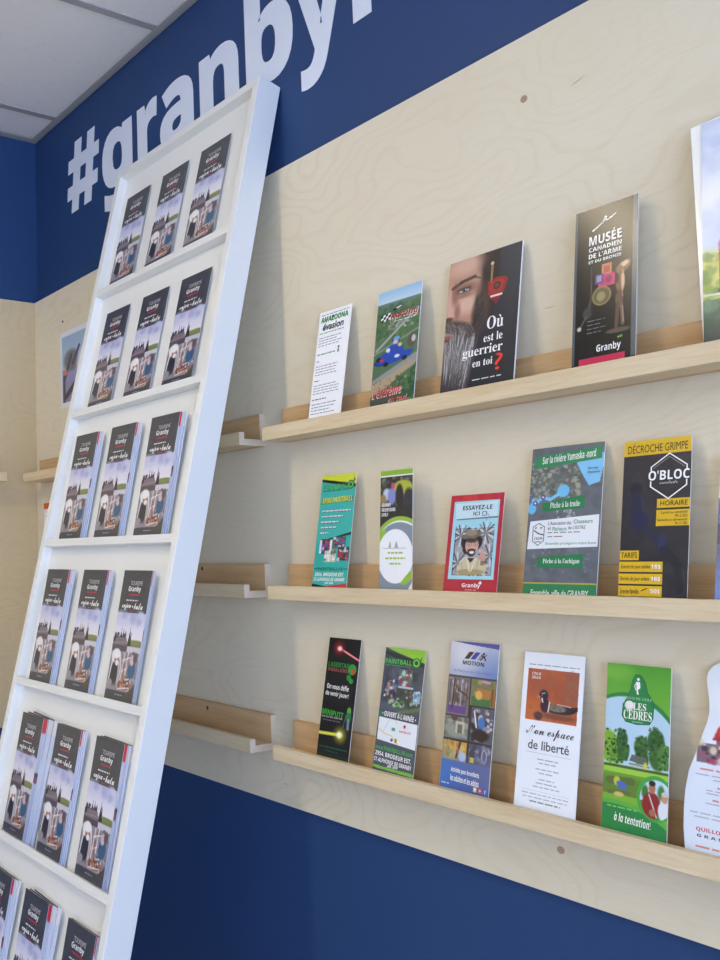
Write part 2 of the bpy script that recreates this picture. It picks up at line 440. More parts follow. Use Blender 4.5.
def art_warrior(w, h):
    A = Art(w, h, 84, .935, (38, 40, 50))
    A.vgrad(.3, 0, 1, 1, (50, 54, 66), (36, 38, 48), (28, 29, 35))
    sk, sh, hi = (186, 140, 118), (118, 80, 66), (222, 188, 168)
    # half face, cropped by the left edge of the cover
    A.ell(.0, .24, .60, .42, sk, .10); A.ell(.0, .08, .60, .22, (190, 146, 124), .3)
    A.ell(.60, .16, .12, .36, (42, 34, 33), .5); A.ell(.50, .0, .10, .12, (70, 50, 44), 1, .7); A.ell(.50, .40, .10, .16, (92, 66, 56), 1, .9)
    A.ell(.24, .05, .22, .07, hi, 1, .7); A.ell(.30, .36, .15, .07, hi, 1, .85); A.ell(.05, .33, .07, .12, (212, 170, 150), .8); A.ell(.07, .42, .06, .022, (212, 168, 150), .7); A.ell(.03, .445, .07, .018, (84, 54, 46), .8)
    A.ell(.11, .26, .05, .08, (146, 100, 84), .9, .8); A.ell(.16, .40, .04, .06, (150, 104, 88), 1, .8)
    # brow, eye
    A.line(.07, .205, .20, .176, .05, (84, 62, 54), .85); A.line(.18, .176, .38, .158, .045, (76, 56, 48), .9); A.line(.36, .158, .46, .182, .025, (88, 66, 58), .7)
    A.ell(.25, .232, .15, .038, (136, 96, 82), .8, .8); A.ell(.235, .243, .095, .022, (84, 60, 54), .5); A.ell(.235, .246, .075, .014, (180, 176, 176), .4); A.ell(.24, .244, .035, .018, (92, 104, 112), .4)
    A.ell(.24, .244, .015, .009, (16, 14, 16), .4); A.ell(.255, .239, .008, .005, (244, 244, 244), .5); A.line(.15, .238, .33, .226, .012, (60, 42, 38), .9); A.ell(.24, .285, .12, .016, (152, 110, 94), 1, .8)
    # moustache and long grey beard
    A.poly([(0, .60), (.40, .52), (.53, .36), (.50, .62), (.44, .84), (.38, 1), (0, 1)], (66, 60, 60)); A.ell(.12, .515, .32, .05, (82, 70, 66), .5, 1, .25); A.ell(.46, .48, .08, .14, (48, 40, 40), .8, .9)
    for i in range(420):
        u = A.rng.uniform(0, .44); v = A.rng.uniform(.50, .80) + .08 * (u > .3)
        if u > .5 - .35 * (v - .5): continue
        c = [(206, 204, 204), (160, 156, 156), (60, 56, 56), (232, 230, 230), (104, 94, 90), (50, 46, 46)][A.rng.randint(6)]
        cu = A.rng.uniform(-.03, .02) - .18 * (u - .15)
        A.line(u, v, u + cu * .4, v + .07, .007, c, .55); A.line(u + cu * .4, v + .07, u + cu, v + A.rng.uniform(.10, .2), .006, c, .5)
    for i in range(160):
        u = A.rng.uniform(0, .38); v = .475 + .16 * u + A.rng.uniform(-.02, .03); A.line(u, v, u + .06, v + A.rng.uniform(.03, .07), .006, [(70, 56, 50), (150, 142, 138), (44, 37, 36), (120, 108, 100)][A.rng.randint(4)], .7)
    for i in range(130):
        u = .50 + A.rng.uniform(-.07, .05); v = A.rng.uniform(.26, .56); A.line(u, v, u - .03, v + .05, .006, [(44, 35, 34), (90, 76, 70), (34, 30, 30)][A.rng.randint(3)], .6)
    A.ell(.02, .585, .08, .018, (150, 88, 82), .5); A.ell(.02, .605, .06, .01, (110, 60, 58), .6)
    # feathered red belt-shield emblem
    A.vpoly([(.60, .10), (.635, .10), (.63, .25), (.605, .25)], (150, 120, 80), 1); A.vell(.617, .10, .022, (214, 196, 150), 2)
    A.vpoly([(.57, .235), (.68, .215), (.80, .225), (.84, .25), (.80, .33), (.745, .375), (.63, .375), (.58, .32)], (150, 36, 32), 1)
    A.vpoly([(.60, .25), (.70, .23), (.78, .24), (.80, .265), (.76, .33), (.63, .34), (.60, .30)], (176, 46, 40), 2); A.vell(.70, .28, .05, (60, 48, 44), 3); A.vell(.70, .28, .028, (120, 60, 50), 4)
    A.vbox(.62, .345, .78, .36, (230, 220, 214), 3); A.vpoly([(.64, .375), (.76, .375), (.70, .42)], (120, 24, 50), 2)
    w_ = (250, 250, 250)
    A.text('Où', .60, .50, .82, .595, w_, 'serif'); A.text('est le', .57, .625, .82, .685, w_, 'serif')
    A.text('guerrier', .29, .70, .83, .79, w_, 'serif'); A.text('en toi', .44, .80, .71, .855, w_, 'serif'); A.text('?', .745, .785, .845, .905, (226, 52, 42), 'serif')
    A.greek(.45, .945, .84, .958, 1, (225, 225, 225), .8, 0)
    return A

def art_musee(w, h):
    A = Art(w, h, 56, .93, (13, 14, 16)); A.box(0, 0, .045, 1, (86, 92, 100)); A.box(.93, 0, 1, 1, (90, 98, 102))
    A.text('MUSÉE', .24, .185, .76, .245, WHITE, 'bold'); A.text('CANADIEN', .24, .257, .76, .287, WHITE, 'bold'); A.text('DE L’ARME', .24, .300, .76, .330, WHITE, 'bold'); A.text('ET DU BRONZE', .24, .343, .76, .362, WHITE, 'bold')
    A.vstroke([(.30, .150), (.45, .115), (.50, .09), (.52, .108), (.66, .08)], .022, WHITE, 3); A.vell(.5, .085, .022, WHITE, 3)
    # stamps and medal
    A.box(.45, .385, .61, .46, (214, 128, 98)); A.box(.48, .40, .58, .445, (186, 100, 84)); A.box(.40, .455, .66, .53, (208, 62, 118)); A.box(.35, .445, .48, .505, (100, 82, 130)); A.box(.38, .455, .45, .495, (160, 150, 176)); A.ell(.57, .49, .05, .022, (150, 40, 90), .5)
    A.ell(.46, .585, .155, .062, (150, 132, 88), .12); A.ell(.46, .585, .125, .05, (104, 92, 62), .2); A.ell(.45, .59, .07, .032, (160, 144, 100), .5)
    # long arm, statuette
    A.line(.29, .38, .29, .60, .02, (96, 88, 80)); A.line(.29, .60, .25, .68, .05, (70, 66, 66)); A.ell(.24, .68, .08, .04, (62, 60, 62), .5); A.line(.22, .70, .12, .765, .03, (84, 80, 80)); A.ell(.11, .77, .035, .014, (206, 196, 180), .4)
    br, bl = (132, 98, 72), (222, 190, 158)
    A.ell(.78, .435, .13, .035, br, .3, 1, -.5); A.ell(.80, .42, .09, .016, bl, .5, .9, -.5); A.ell(.74, .45, .05, .03, (150, 112, 84), .4); A.ell(.75, .53, .075, .065, br, .3); A.ell(.79, .52, .025, .06, bl, .6, .8); A.ell(.70, .50, .03, .03, (70, 50, 40), .5, .8); A.ell(.74, .63, .065, .055, (106, 80, 64), .3); A.line(.72, .66, .70, .80, .06, (92, 72, 60)); A.line(.77, .66, .80, .79, .055, (112, 88, 72)); A.line(.79, .68, .81, .78, .015, bl, .6); A.line(.77, .48, .79, .62, .012, bl, .7); A.ell(.73, .825, .20, .016, (94, 80, 72), .4)
    A.greek(.24, .73, .54, .83, 4, (120, 120, 126), .3)
    A.text('Granby', .40, .89, .78, .95, WHITE, 'bold'); A.vell(.78, .865, .022, (90, 170, 90), 3); A.vell(.74, .868, .015, (210, 190, 80), 3)
    A.vbox(.12, .965, .84, 1.06, (206, 44, 84), 2)
    return A

def art_magazine(w, h):
    A = Art(w, h, 90, .97, (214, 226, 246)); A.vgrad(0, 0, 1, .62, (168, 186, 226), (224, 232, 250), (196, 212, 246))
    A.speck(0, .02, 1, .5, [(250, 250, 254), (236, 242, 252), (180, 196, 232)], 120, .05, .14, .35)
    A.vgrad(0, .62, 1, 1, (128, 150, 62), (60, 104, 76), (40, 60, 58)); A.ell(.0, .72, .16, .13, (178, 186, 84), .6); A.speck(0, .6, .2, .8, [(196, 200, 100), (120, 150, 60), (90, 130, 50)], 60, .01, .03)
    A.vgrad(0, .80, 1, 1, (72, 124, 96), (46, 84, 70), (38, 48, 56)); A.speck(0, .80, 1, .98, [(60, 110, 86), (36, 70, 58), (96, 140, 110)], 90, .02, .05, .5)
    A.line(.0, .775, .4, .80, .012, (220, 226, 220))
    A.ell(.27, .57, .185, .085, (206, 52, 112), .08); A.box(.085, .585, .46, .76, (196, 44, 58)); A.box(.125, .63, .42, .72, (226, 226, 232)); A.box(.085, .60, .46, .612, (120, 28, 60)); A.box(.08, .755, .5, .775, (92, 30, 44)); A.box(.26, .63, .275, .72, (150, 40, 60))
    A.greek(.12, .07, .6, .085, 1, (90, 100, 130), .8, 0)
    return A

def art_minipaint(w, h):
    A = Art(w, h, 56, .95, (62, 184, 172))
    A.poly([(0, 0), (1, 0), (1, .10), (.0, .035)], (214, 224, 52)); A.poly([(0, .03), (1, .095), (1, .125), (0, .055)], (26, 30, 28))
    A.text('PAINTBALL', .08, .085, .84, .135, (20, 70, 40), 'bold', 2); A.text('PAINTBALL', .09, .083, .83, .13, (80, 178, 84), 'bold', 3); A.greek(.06, .14, .8, .152, 1, (24, 80, 60), .8, 0)
    A.vell(.86, .10, .10, (24, 84, 50), 3); A.vell(.86, .10, .075, (100, 190, 80), 4); A.vell(.86, .10, .04, (24, 84, 50), 5); A.vpoly([(.92, .09), (.95, .03), (.98, .06)], (24, 84, 50), 3)
    A.text('MINI PAINTBALL', .05, .208, .97, .262, (24, 60, 50), 'ital', 3, slant=.012); A.text('MINI PAINTBALL', .07, .205, .95, .256, (232, 232, 60), 'ital', 4, slant=.012)
    for i, u1 in enumerate((.92, .72, .60, .56, .34)): A.greek(.1, .318 + .049 * i, u1, .338 + .049 * i, 1, (232, 214, 240), .8, 0, 3); A.greek(.11, .325 + .049 * i, u1 + .02, .343 + .049 * i, 1, (50, 110, 110), .8, 0, 2)
    A.poly([(.0, .60), (1, .515), (1, .545), (.0, .63)], (22, 26, 28)); A.poly([(0, .60), (1, .54), (1, .93), (0, .93)], (52, 176, 164))
    def pic(u0, v0, u1, v1, cols):
        A.box(u0, v0, u1, v1, cols[0]); A.speck(u0 + .03, v0 + .01, u1 - .03, v1 - .01, cols[1:], 26, .015, .045, .9)
    pic(.14, .575, .46, .705, [(70, 64, 84), (200, 60, 60), (70, 100, 200), (220, 220, 230), (30, 30, 40)]); A.box(.12, .58, .18, .70, (226, 230, 232)); A.box(.42, .58, .47, .70, (230, 234, 236))
    pic(.50, .555, .86, .66, [(84, 92, 92), (200, 70, 70), (220, 226, 226), (80, 120, 200), (30, 32, 34)])
    pic(.28, .675, .62, .775, [(190, 200, 176), (240, 240, 230), (90, 90, 70), (220, 220, 214)])
    pic(.66, .645, .98, .765, [(58, 54, 56), (200, 56, 64), (86, 130, 210), (210, 214, 216)])
    A.text('PAINTBALLVR', .14, .822, .86, .85, (22, 92, 56), 'bold', 3); A.vbox(.02, .832, .13, .84, (22, 92, 56)); A.vbox(.87, .832, .98, .84, (22, 92, 56))
    A.text('2954, BRODEUR EST,', .06, .868, .9, .905, WHITE, 'ital'); A.text('ST-ALPHONSE DE GRANBY', .04, .912, .94, .942, WHITE, 'ital'); A.text('J0E 2A0', .36, .949, .62, .972, WHITE, 'ital')
    A.poly([(0, .965), (.45, .99), (.45, 1.06), (0, 1.06)], (32, 30, 30)); A.poly([(.42, .985), (1, .955), (1, 1.06), (.42, 1.06)], (206, 64, 60))
    return A

def art_green(w, h):
    A = Art(w, h, 56, .95, (122, 136, 150)); A.vgrad(0, .05, 1, .5, (52, 52, 50), (44, 44, 46))
    A.speck(0, .06, 1, .3, [(84, 82, 80), (130, 124, 118), (34, 34, 36), (110, 100, 92)], 70, .03, .07, .8)
    A.ell(.7, .15, .3, .06, (176, 182, 56), .2); A.ell(.2, .2, .12, .05, (196, 208, 220), .4); A.ell(.36, .22, .13, .07, (134, 140, 206), .4); A.ell(.4, .13, .06, .025, (206, 70, 130), .4); A.ell(.08, .24, .1, .04, (152, 130, 80), .4)
    A.ell(.6, .22, .12, .10, (38, 38, 44), .3); A.ell(.88, .27, .16, .11, (50, 50, 60), .3); A.box(0, .3, 1, .5, (40, 40, 42), .7)
    A.box(0, 0, 1, .042, (138, 184, 54)); A.box(0, .042, 1, .052, (238, 240, 236))
    A.ell(.62, .69, .86, .30, (150, 192, 60), .02); A.ell(.62, .715, .80, .29, (236, 240, 240), .02); A.ell(.6, .73, .82, .29, (132, 146, 160), .02)
    A.box(0, .9, 1, 1.1, (132, 146, 160)); A.poly([(0, .52), (.22, .485), (.06, .60), (0, .66)], (150, 192, 60)); A.poly([(0, .4), (0, .52), (.2, .45)], (40, 40, 42), 0)
    A.ell(.48, .72, .55, .225, (244, 246, 250), .02)
    A.poly([(.62, .945), (1, .82), (1, .9), (.8, .955)], (150, 192, 60)); A.poly([(.75, 1.06), (1, .93), (1, 1.06)], (236, 240, 232))
    A.text('GRANBY', .05, .275, .34, .305, WHITE, 'bold'); A.text('RÉSERVOIRE', .05, .315, .48, .345, WHITE, 'bold'); A.text('LIVELY', .05, .355, .26, .385, WHITE, 'bold')
    A.vbox(.1, .652, .82, .657, (176, 180, 186)); A.vpoly([(.27, .65), (.36, .65), (.33, .59)], (172, 176, 184), 2); A.vpoly([(.46, .65), (.58, .65), (.52, .59)], (172, 176, 184), 2)
    for i, (a, b) in enumerate(((.26, .72), (.18, .80), (.32, .66))): A.greek(a, .685 + .045 * i, b, .71 + .045 * i, 1, (164, 200, 60), .8, 0, 3)
    return A

def art_try(w, h):
    A = Art(w, h, 64, .94, (186, 44, 60)); A.speck(0, 0, 1, .1, [(214, 74, 66), (200, 56, 62)], 20, .05, .1, .4)
    A.box(.075, .065, .93, .865, (166, 218, 232)); A.box(.14, .345, .875, .825, (52, 50, 54)); A.box(.155, .355, .86, .815, (170, 172, 178))
    for cu, cv in ((.26, .42), (.72, .40), (.82, .62), (.24, .70), (.62, .76), (.48, .45)):
        for k in range(18):
            t = k * .35 + cu * 9; A.line(cu, cv, cu + .2 * math.cos(t), cv + .11 * math.sin(t), .022, [(40, 40, 46), (232, 234, 236), (120, 122, 128)][k % 3], .8)
    A.box(0, .345, .14, .83, (166, 218, 232), 0); A.box(.05, .865, 1, 1.1, (186, 44, 60)); A.box(0, 0, .075, 1.1, (186, 44, 60)); A.box(.93, 0, 1, 1.1, (186, 44, 60)); A.box(.075, .83, .93, .865, (166, 218, 232)); A.box(.075, .2, .14, .865, (166, 218, 232)); A.box(.875, .2, .93, .865, (166, 218, 232))
    # bearded man in a hat holding up a hand
    A.ell(.47, .49, .20, .095, (40, 36, 38), .12); A.ell(.40, .56, .09, .05, (40, 36, 38), .3); A.ell(.46, .42, .19, .035, (120, 112, 92), .2, 1, -.15); A.ell(.45, .395, .11, .03, (150, 140, 116), .2)
    A.ell(.48, .525, .125, .085, (218, 172, 154), .12); A.ell(.47, .47, .11, .025, (60, 48, 46), .5, .9); A.ell(.48, .595, .075, .04, (62, 42, 38), .3); A.ell(.485, .592, .045, .016, (240, 238, 236), .3); A.ell(.48, .568, .08, .011, (70, 48, 44), .4)
    for u in (.43, .545): A.ell(u, .512, .043, .021, (110, 92, 92), .3); A.ell(u, .512, .034, .016, (222, 190, 176), .3); A.ell(u, .512, .012, .007, (60, 50, 50), .4)
    A.poly([(.24, .80), (.27, .69), (.38, .645), (.60, .645), (.78, .72), (.77, .80)], (208, 198, 164)); A.ell(.48, .79, .27, .03, (176, 158, 110), .3); A.poly([(.41, .65), (.55, .65), (.48, .70)], (54, 46, 56)); A.line(.41, .655, .47, .78, .02, (236, 230, 206)); A.line(.57, .66, .5, .78, .02, (232, 226, 200)); A.line(.30, .70, .36, .79, .012, (170, 158, 120)); A.line(.62, .68, .60, .79, .012, (170, 158, 120))
    A.ell(.70, .65, .06, .035, (206, 158, 146), .2)
    for q in ((.66, .62, .665, .58), (.695, .62, .70, .565), (.73, .63, .74, .59)): A.line(*q, .032, (212, 166, 152))
    A.line(.63, .66, .65, .63, .03, (206, 158, 146)); A.box(.665, .68, .74, .72, (150, 120, 100))
    A.vpoly([(.13, .245), (.91, .235), (.93, .25), (.15, .26)], (96, 120, 128), 1); A.vpoly([(.10, .09), (.895, .08), (.905, .235), (.135, .25)], (206, 232, 240), 2)
    A.text('ESSAYEZ-LE', .25, .115, .80, .16, (44, 50, 58), 'bold', 4, slant=-.0); A.text('ICI', .46, .18, .575, .22, (44, 50, 58), 'bold', 4); A.vstroke([(.63, .185), (.70, .185), (.70, .222), (.63, .222)], .012, (90, 110, 124), 4, True); A.vstroke([(.71, .2), (.76, .235), (.70, .27)], .012, (170, 150, 190), 4)
    A.text('Granby', .36, .90, .70, .955, WHITE, 'bold'); A.vpoly([(.66, .90), (.70, .875), (.73, .90), (.70, .915)], WHITE, 3); A.greek(.42, .965, .64, .975, 1, (240, 200, 206), .8, 0)
    return A

def art_peche(w, h):
    A = Art(w, h, 70, .945, (104, 110, 118)); A.speck(0, 0, 1, 1, [(92, 98, 104), (118, 124, 132), (84, 92, 92)], 160, .03, .09, .4)
    A.speck(0, .1, .72, .36, [(160, 168, 150), (120, 132, 116), (96, 112, 104), (176, 168, 150), (110, 104, 98), (84, 96, 88)], 260, .012, .035, .8)
    A.speck(.4, .42, .65, .49, [(150, 156, 158), (180, 186, 186)], 20, .01, .02); A.speck(.1, .7, .95, .86, [(128, 134, 142), (140, 148, 156)], 40, .01, .02, .5)
    A.poly([(.64, .125), (1, .07), (1, .16), (.96, .265), (.82, .285), (.74, .22)], (134, 202, 244)); A.ell(.48, .31, .085, .042, (112, 192, 240), .15)
    for p, q in (((.06, .44), (.06, .36)), ((.1, .385), (.2, .345)), ((.2, .345), (.3, .365)), ((.3, .365), (.42, .33))): A.line(*p, *q, .045, (126, 198, 240))
    A.ell(.05, .42, .06, .04, (112, 192, 240), .2)
    for u, v in ((.09, .385), (.2, .345)): A.ell(u, v, .035, .016, (86, 74, 150), .2); A.ell(u, v, .014, .006, WHITE, .3)
    gr, wht = (48, 140, 92), (236, 246, 240)
    A.vpoly([(.055, .06), (.97, .025), (.975, .11), (.06, .145)], gr, 1); A.text('Sur la rivière Yamaska -nord', .16, .062, .89, .115, wht, 'bold', 3, slant=.02)
    A.text('Barrage', .80, .165, .93, .18, (40, 60, 90), 'bold'); A.text('Choinière', .80, .19, .96, .205, (40, 60, 90), 'bold')
    A.vpoly([(.20, .385), (.78, .345), (.78, .435), (.20, .445)], (40, 128, 78), 1); A.text('Pêche à la truite', .31, .385, .72, .425, wht, 'serif', 3, slant=.006)
    A.vpoly([(.04, .51), (.98, .48), (.98, .69), (.02, .70)], (238, 242, 246), 1)
    A.vstroke([(.17, .525), (.25, .55), (.25, .645), (.17, .675), (.09, .645), (.09, .55)], .012, (120, 130, 130), 3, True)
    A.vpoly([(.11, .555), (.145, .55), (.13, .565)], (60, 64, 66), 3); A.vpoly([(.19, .55), (.225, .555), (.2, .565)], (60, 64, 66), 3); A.vstroke([(.11, .575), (.17, .595), (.24, .605)], .016, (70, 90, 84), 3); A.text('CACPE', .115, .62, .235, .638, (60, 70, 70), 'bold'); A.vbox(.13, .648, .21, .655, (90, 160, 110), 3)
    A.text("L'Association des", .30, .515, .62, .54, (92, 96, 104), 'reg', offset=.01); A.text('Chasseurs', .65, .508, .90, .535, (70, 150, 110), 'reg', offset=.012)
    A.text('et', .30, .553, .345, .573, (92, 96, 104), 'reg', offset=.01); A.text('Pêcheurs', .365, .553, .56, .58, (70, 150, 110), 'reg', offset=.012); A.text("de L'ESTRE", .58, .55, .81, .573, (92, 96, 104), 'reg', offset=.01)
    A.greek(.30, .588, .74, .60, 1, (120, 120, 126), .7, 0); A.greek(.30, .615, .52, .627, 1, (120, 120, 126), .7, 0); A.text('Ensemble protégeons notre faune', .28, .655, .96, .678, (84, 150, 120), 'reg', offset=.006)
    A.vpoly([(.18, .755), (.80, .735), (.80, .83), (.18, .825)], (40, 128, 78), 1); A.text("Pêche à la l'achigan", .26, .765, .76, .805, wht, 'serif', 3)
    A.vbox(0, .925, 1, .933, (196, 178, 60), 1); A.vbox(0, .933, 1, 1.058, (46, 134, 84), 1); A.text('Ensemble, ville de GRANBY', .12, .972, .90, 1.02, wht, 'reg', offset=.015)
    return A

def art_bloc(w, h):
    A = Art(w, h, 56, .95, (58, 56, 58)); A.speck(0, .1, 1, .95, [(66, 64, 66), (52, 50, 52)], 40, .06, .14, .5)
    c = (50, 50, 70)
    A.ell(.2, .31, .09, .04, (46, 44, 50), .4); A.ell(.24, .43, .12, .10, c, .5); A.ell(.28, .52, .14, .06, (48, 50, 78), .5); A.line(.35, .56, .66, .68, .12, (50, 52, 74), .8); A.ell(.62, .66, .06, .06, (54, 58, 92), .6); A.line(.66, .7, .9, .82, .14, (48, 48, 54), .7); A.line(.3, .36, .34, .46, .05, (66, 64, 72), .6); A.ell(.9, .86, .08, .05, (74, 72, 84), .7, .5); A.line(.85, .8, .9, .95, .1, (46, 46, 52), .7)
    y = (226, 186, 44); k = (48, 44, 34)
    A.vbox(0, 0, 1, .098, y, 1); A.text('DÉCROCHE GRIMPE', .06, .018, .95, .082, k, 'reg')
    hx = [(.69, .10), (.945, .18), (.945, .305), (.69, .385), (.425, .305), (.425, .18)]
    A.vstroke(hx, .018, WHITE, 2, True); A.vstroke([(.46, .19), (.69, .12), (.91, .19)], .008, (150, 150, 150), 2); A.vbox(.39, .205, .99, .27, (58, 56, 58), 3); A.text("O'BLOC", .39, .205, .985, .266, WHITE, 'bold', 4); A.text('escalade', .56, .272, .82, .292, (206, 206, 206), 'script', 4)
    A.vbox(.53, .385, 1, .442, y, 1); A.text('HORAIRE', .58, .398, .97, .43, k, 'reg', offset=.006); A.vbox(.525, .455, 1, .555, y, 1)
    for i, (t, a) in enumerate((('Lundi au vendredi', .60), ('9h à 22h', .80), ('Samedi et dimanche', .545), ('9h à 18h', .80))): A.text(t, a, .463 + .023 * i, .97, .479 + .023 * i, k, 'reg')
    A.vbox(0, .705, .29, .765, y, 1); A.text('TARIFS', .02, .716, .265, .752, k, 'reg', offset=.006)
    for i, (t, n) in enumerate((('Entrée de jour adulte', '18$'), ('Entrée de jour enfant', '16$'), ('Entrée famille', '50$'))):
        a = .775 + .075 * i; A.vbox(0, a, .645, a + .064, y, 1); A.text(t, .03, a + .018, .46 - .15 * (i == 2), a + .05, k, 'reg', 3); A.text(n, .48, a + .017, .62, a + .048, WHITE, 'bold', 4, offset=.0)
    A.vstroke([(.35, .955), (.40, .945), (.43, .94)], .014, k, 3)
    A.vbox(0, .995, 1, 1.06, y, 1); return A

def art_laser(w, h):
    A = Art(w, h, 64, .962, (30, 29, 31))
    A.line(.4, .09, 1.02, .175, .055, (206, 62, 74)); A.line(.36, .085, 1.02, .172, .022, (246, 190, 196)); A.glow(.34, .085, .24, (224, 36, 40), 1, 1.2); A.ell(.36, .088, .075, .02, (250, 226, 226), .7)
    A.text('LASERTAG', .06, .205, .72, .245, (60, 150, 70), 'bold'); A.text('INTÉRIEUR & EXTÉRIEUR', .06, .252, .75, .282, (176, 100, 90), 'bold')
    A.vell(.82, .25, .125, (58, 160, 72), 3); A.vell(.86, .265, .06, (206, 80, 50), 4); A.vell(.74, .32, .07, (50, 140, 64), 2); A.vell(.82, .345, .06, (58, 160, 72), 2)
    A.text('On vous défie', .09, .385, .78, .428, WHITE, 'bold', slant=-.004); A.text('de venir jouer!', .07, .445, .80, .495, WHITE, 'bold', slant=-.004)
    A.text('MINIPUTT', .03, .595, .70, .645, (70, 180, 64), 'bold', slant=-.012); A.greek(.03, .655, .70, .675, 1, (150, 150, 154), .8, 0); A.greek(.08, .685, .62, .696, 1, (120, 120, 124), .8, 0)
    A.ell(.86, .59, .06, .035, (96, 176, 78), .3); A.ell(.86, .64, .08, .04, (40, 122, 66), .3); A.line(.86, .66, .87, .73, .07, (130, 150, 170)); A.line(.72, .73, .78, .62, .014, (130, 130, 130))
    A.line(.0, .80, .66, .79, .075, (206, 204, 44)); A.line(.0, .80, .66, .79, .03, (236, 236, 120)); A.glow(.66, .79, .25, (226, 222, 40), 1, 1.1); A.ell(.64, .79, .085, .026, (250, 250, 226), .7)
    A.greek(.06, .90, .94, .917, 1, (44, 98, 76), .8, 0); A.greek(.24, .932, .66, .945, 1, (40, 88, 70), .8, 0); A.vgrad(0, .955, 1, 1.06, (30, 40, 32), (52, 96, 44)); return A

def art_paint(w, h):
    A = Art(w, h, 60, .962, (76, 82, 92)); A.vgrad(0, 0, 1, .5, (70, 76, 86), (84, 90, 104)); A.speck(0, .08, 1, .5, [(60, 64, 72), (92, 98, 112), (50, 52, 58)], 40, .06, .12, .5)
    A.poly([(.0, .0), (1, .0), (1, .10), (.82, .085), (.35, .04)], (150, 204, 60)); A.poly([(.0, .03), (.3, .045), (.8, .09), (1, .11), (1, .14), (.4, .1), (0, .05)], (42, 48, 44))
    A.text('PAINTBALL', .02, .09, .70, .135, (26, 60, 40), 'bold', 2); A.text('PAINTBALL', .025, .088, .69, .13, (90, 196, 90), 'bold', 3); A.greek(.04, .14, .66, .151, 1, (70, 160, 84), .8, 0)
    A.vell(.80, .105, .10, (40, 110, 54), 3); A.vell(.80, .105, .078, (120, 206, 84), 4); A.vell(.80, .105, .045, (36, 92, 46), 5); A.vpoly([(.86, .09), (.93, .045), (.9, .10)], (40, 110, 54), 3); A.vpoly([(.80, .155), (.76, .175), (.84, .175)], (40, 110, 54), 3)
    def pic(u0, v0, u1, v1, cols, n=30): A.box(u0, v0, u1, v1, cols[0]); A.speck(u0 + .03, v0 + .012, u1 - .03, v1 - .012, cols[1:], n, .02, .05, .9)
    pic(.06, .255, .42, .405, [(58, 66, 84), (196, 140, 120), (40, 46, 60), (90, 110, 140), (220, 226, 230)])
    pic(.40, .165, .74, .32, [(92, 104, 110), (60, 66, 70), (160, 60, 74), (200, 210, 214), (90, 140, 100)]); A.box(.42, .30, .78, .325, (190, 200, 210))
    pic(.38, .315, .98, .45, [(70, 72, 62), (120, 110, 90), (60, 56, 50), (180, 190, 190), (50, 60, 66)]); A.box(.80, .33, .97, .42, (150, 186, 200)); A.speck(.82, .33, .95, .41, [(90, 130, 170), (220, 230, 235)], 12, .02, .04)
    pic(.20, .41, .62, .475, [(70, 110, 66), (104, 170, 80), (60, 70, 56), (180, 180, 170)])
    A.poly([(.0, .56), (1, .44), (1, .475), (.1, .56)], (108, 128, 70), .8); A.ell(.08, .54, .1, .02, (60, 110, 80), .5)
    A.text('• OUVERT À L’ANNÉE •', .10, .512, .93, .553, WHITE, 'bold', slant=-.012)
    A.vpoly([(.03, .565), (.985, .58), (.985, .775), (.03, .745)], (236, 240, 246), 1)
    A.vstroke([(.05, .66), (.20, .69), (.38, .70), (.55, .755)], .02, (232, 214, 120), 2); A.vstroke([(.30, .575), (.20, .65), (.16, .68)], .008, (160, 180, 220), 2); A.vstroke([(.45, .57), (.47, .59), (.5, .60)], .008, (200, 160, 120), 2); A.vbox(.37, .635, .46, .66, (90, 170, 120), 3); A.vell(.68, .61, .03, (196, 50, 60), 3); A.vpoly([(.66, .615), (.70, .615), (.68, .635)], (196, 50, 60), 3); A.text('PAINTBALLVR', .56, .645, .84, .662, (206, 64, 74), 'bold'); A.vell(.40, .732, .032, (90, 90, 160), 3); A.vbox(.47, .715, .53, .75, (214, 170, 50), 3); A.vbox(.49, .72, .51, .745, (160, 80, 40), 4)
    A.text('www.PAINTBALLVR.com', .02, .785, .94, .82, (80, 176, 92), 'bold', slant=-.012); A.text('2954, BRODEUR EST,', .03, .832, .92, .872, WHITE, 'bold', slant=-.016); A.text('ST-ALPHONSE DE GRANBY', .02, .882, .94, .915, WHITE, 'bold', slant=-.016); A.text('J0E 2A0', .36, .925, .62, .95, WHITE, 'bold')
    A.poly([(0, .945), (1, .955), (1, .98), (0, .965)], (126, 190, 70)); A.greek(.4, .99, .9, 1.01, 1, (220, 220, 224), .9, 0)
    return A

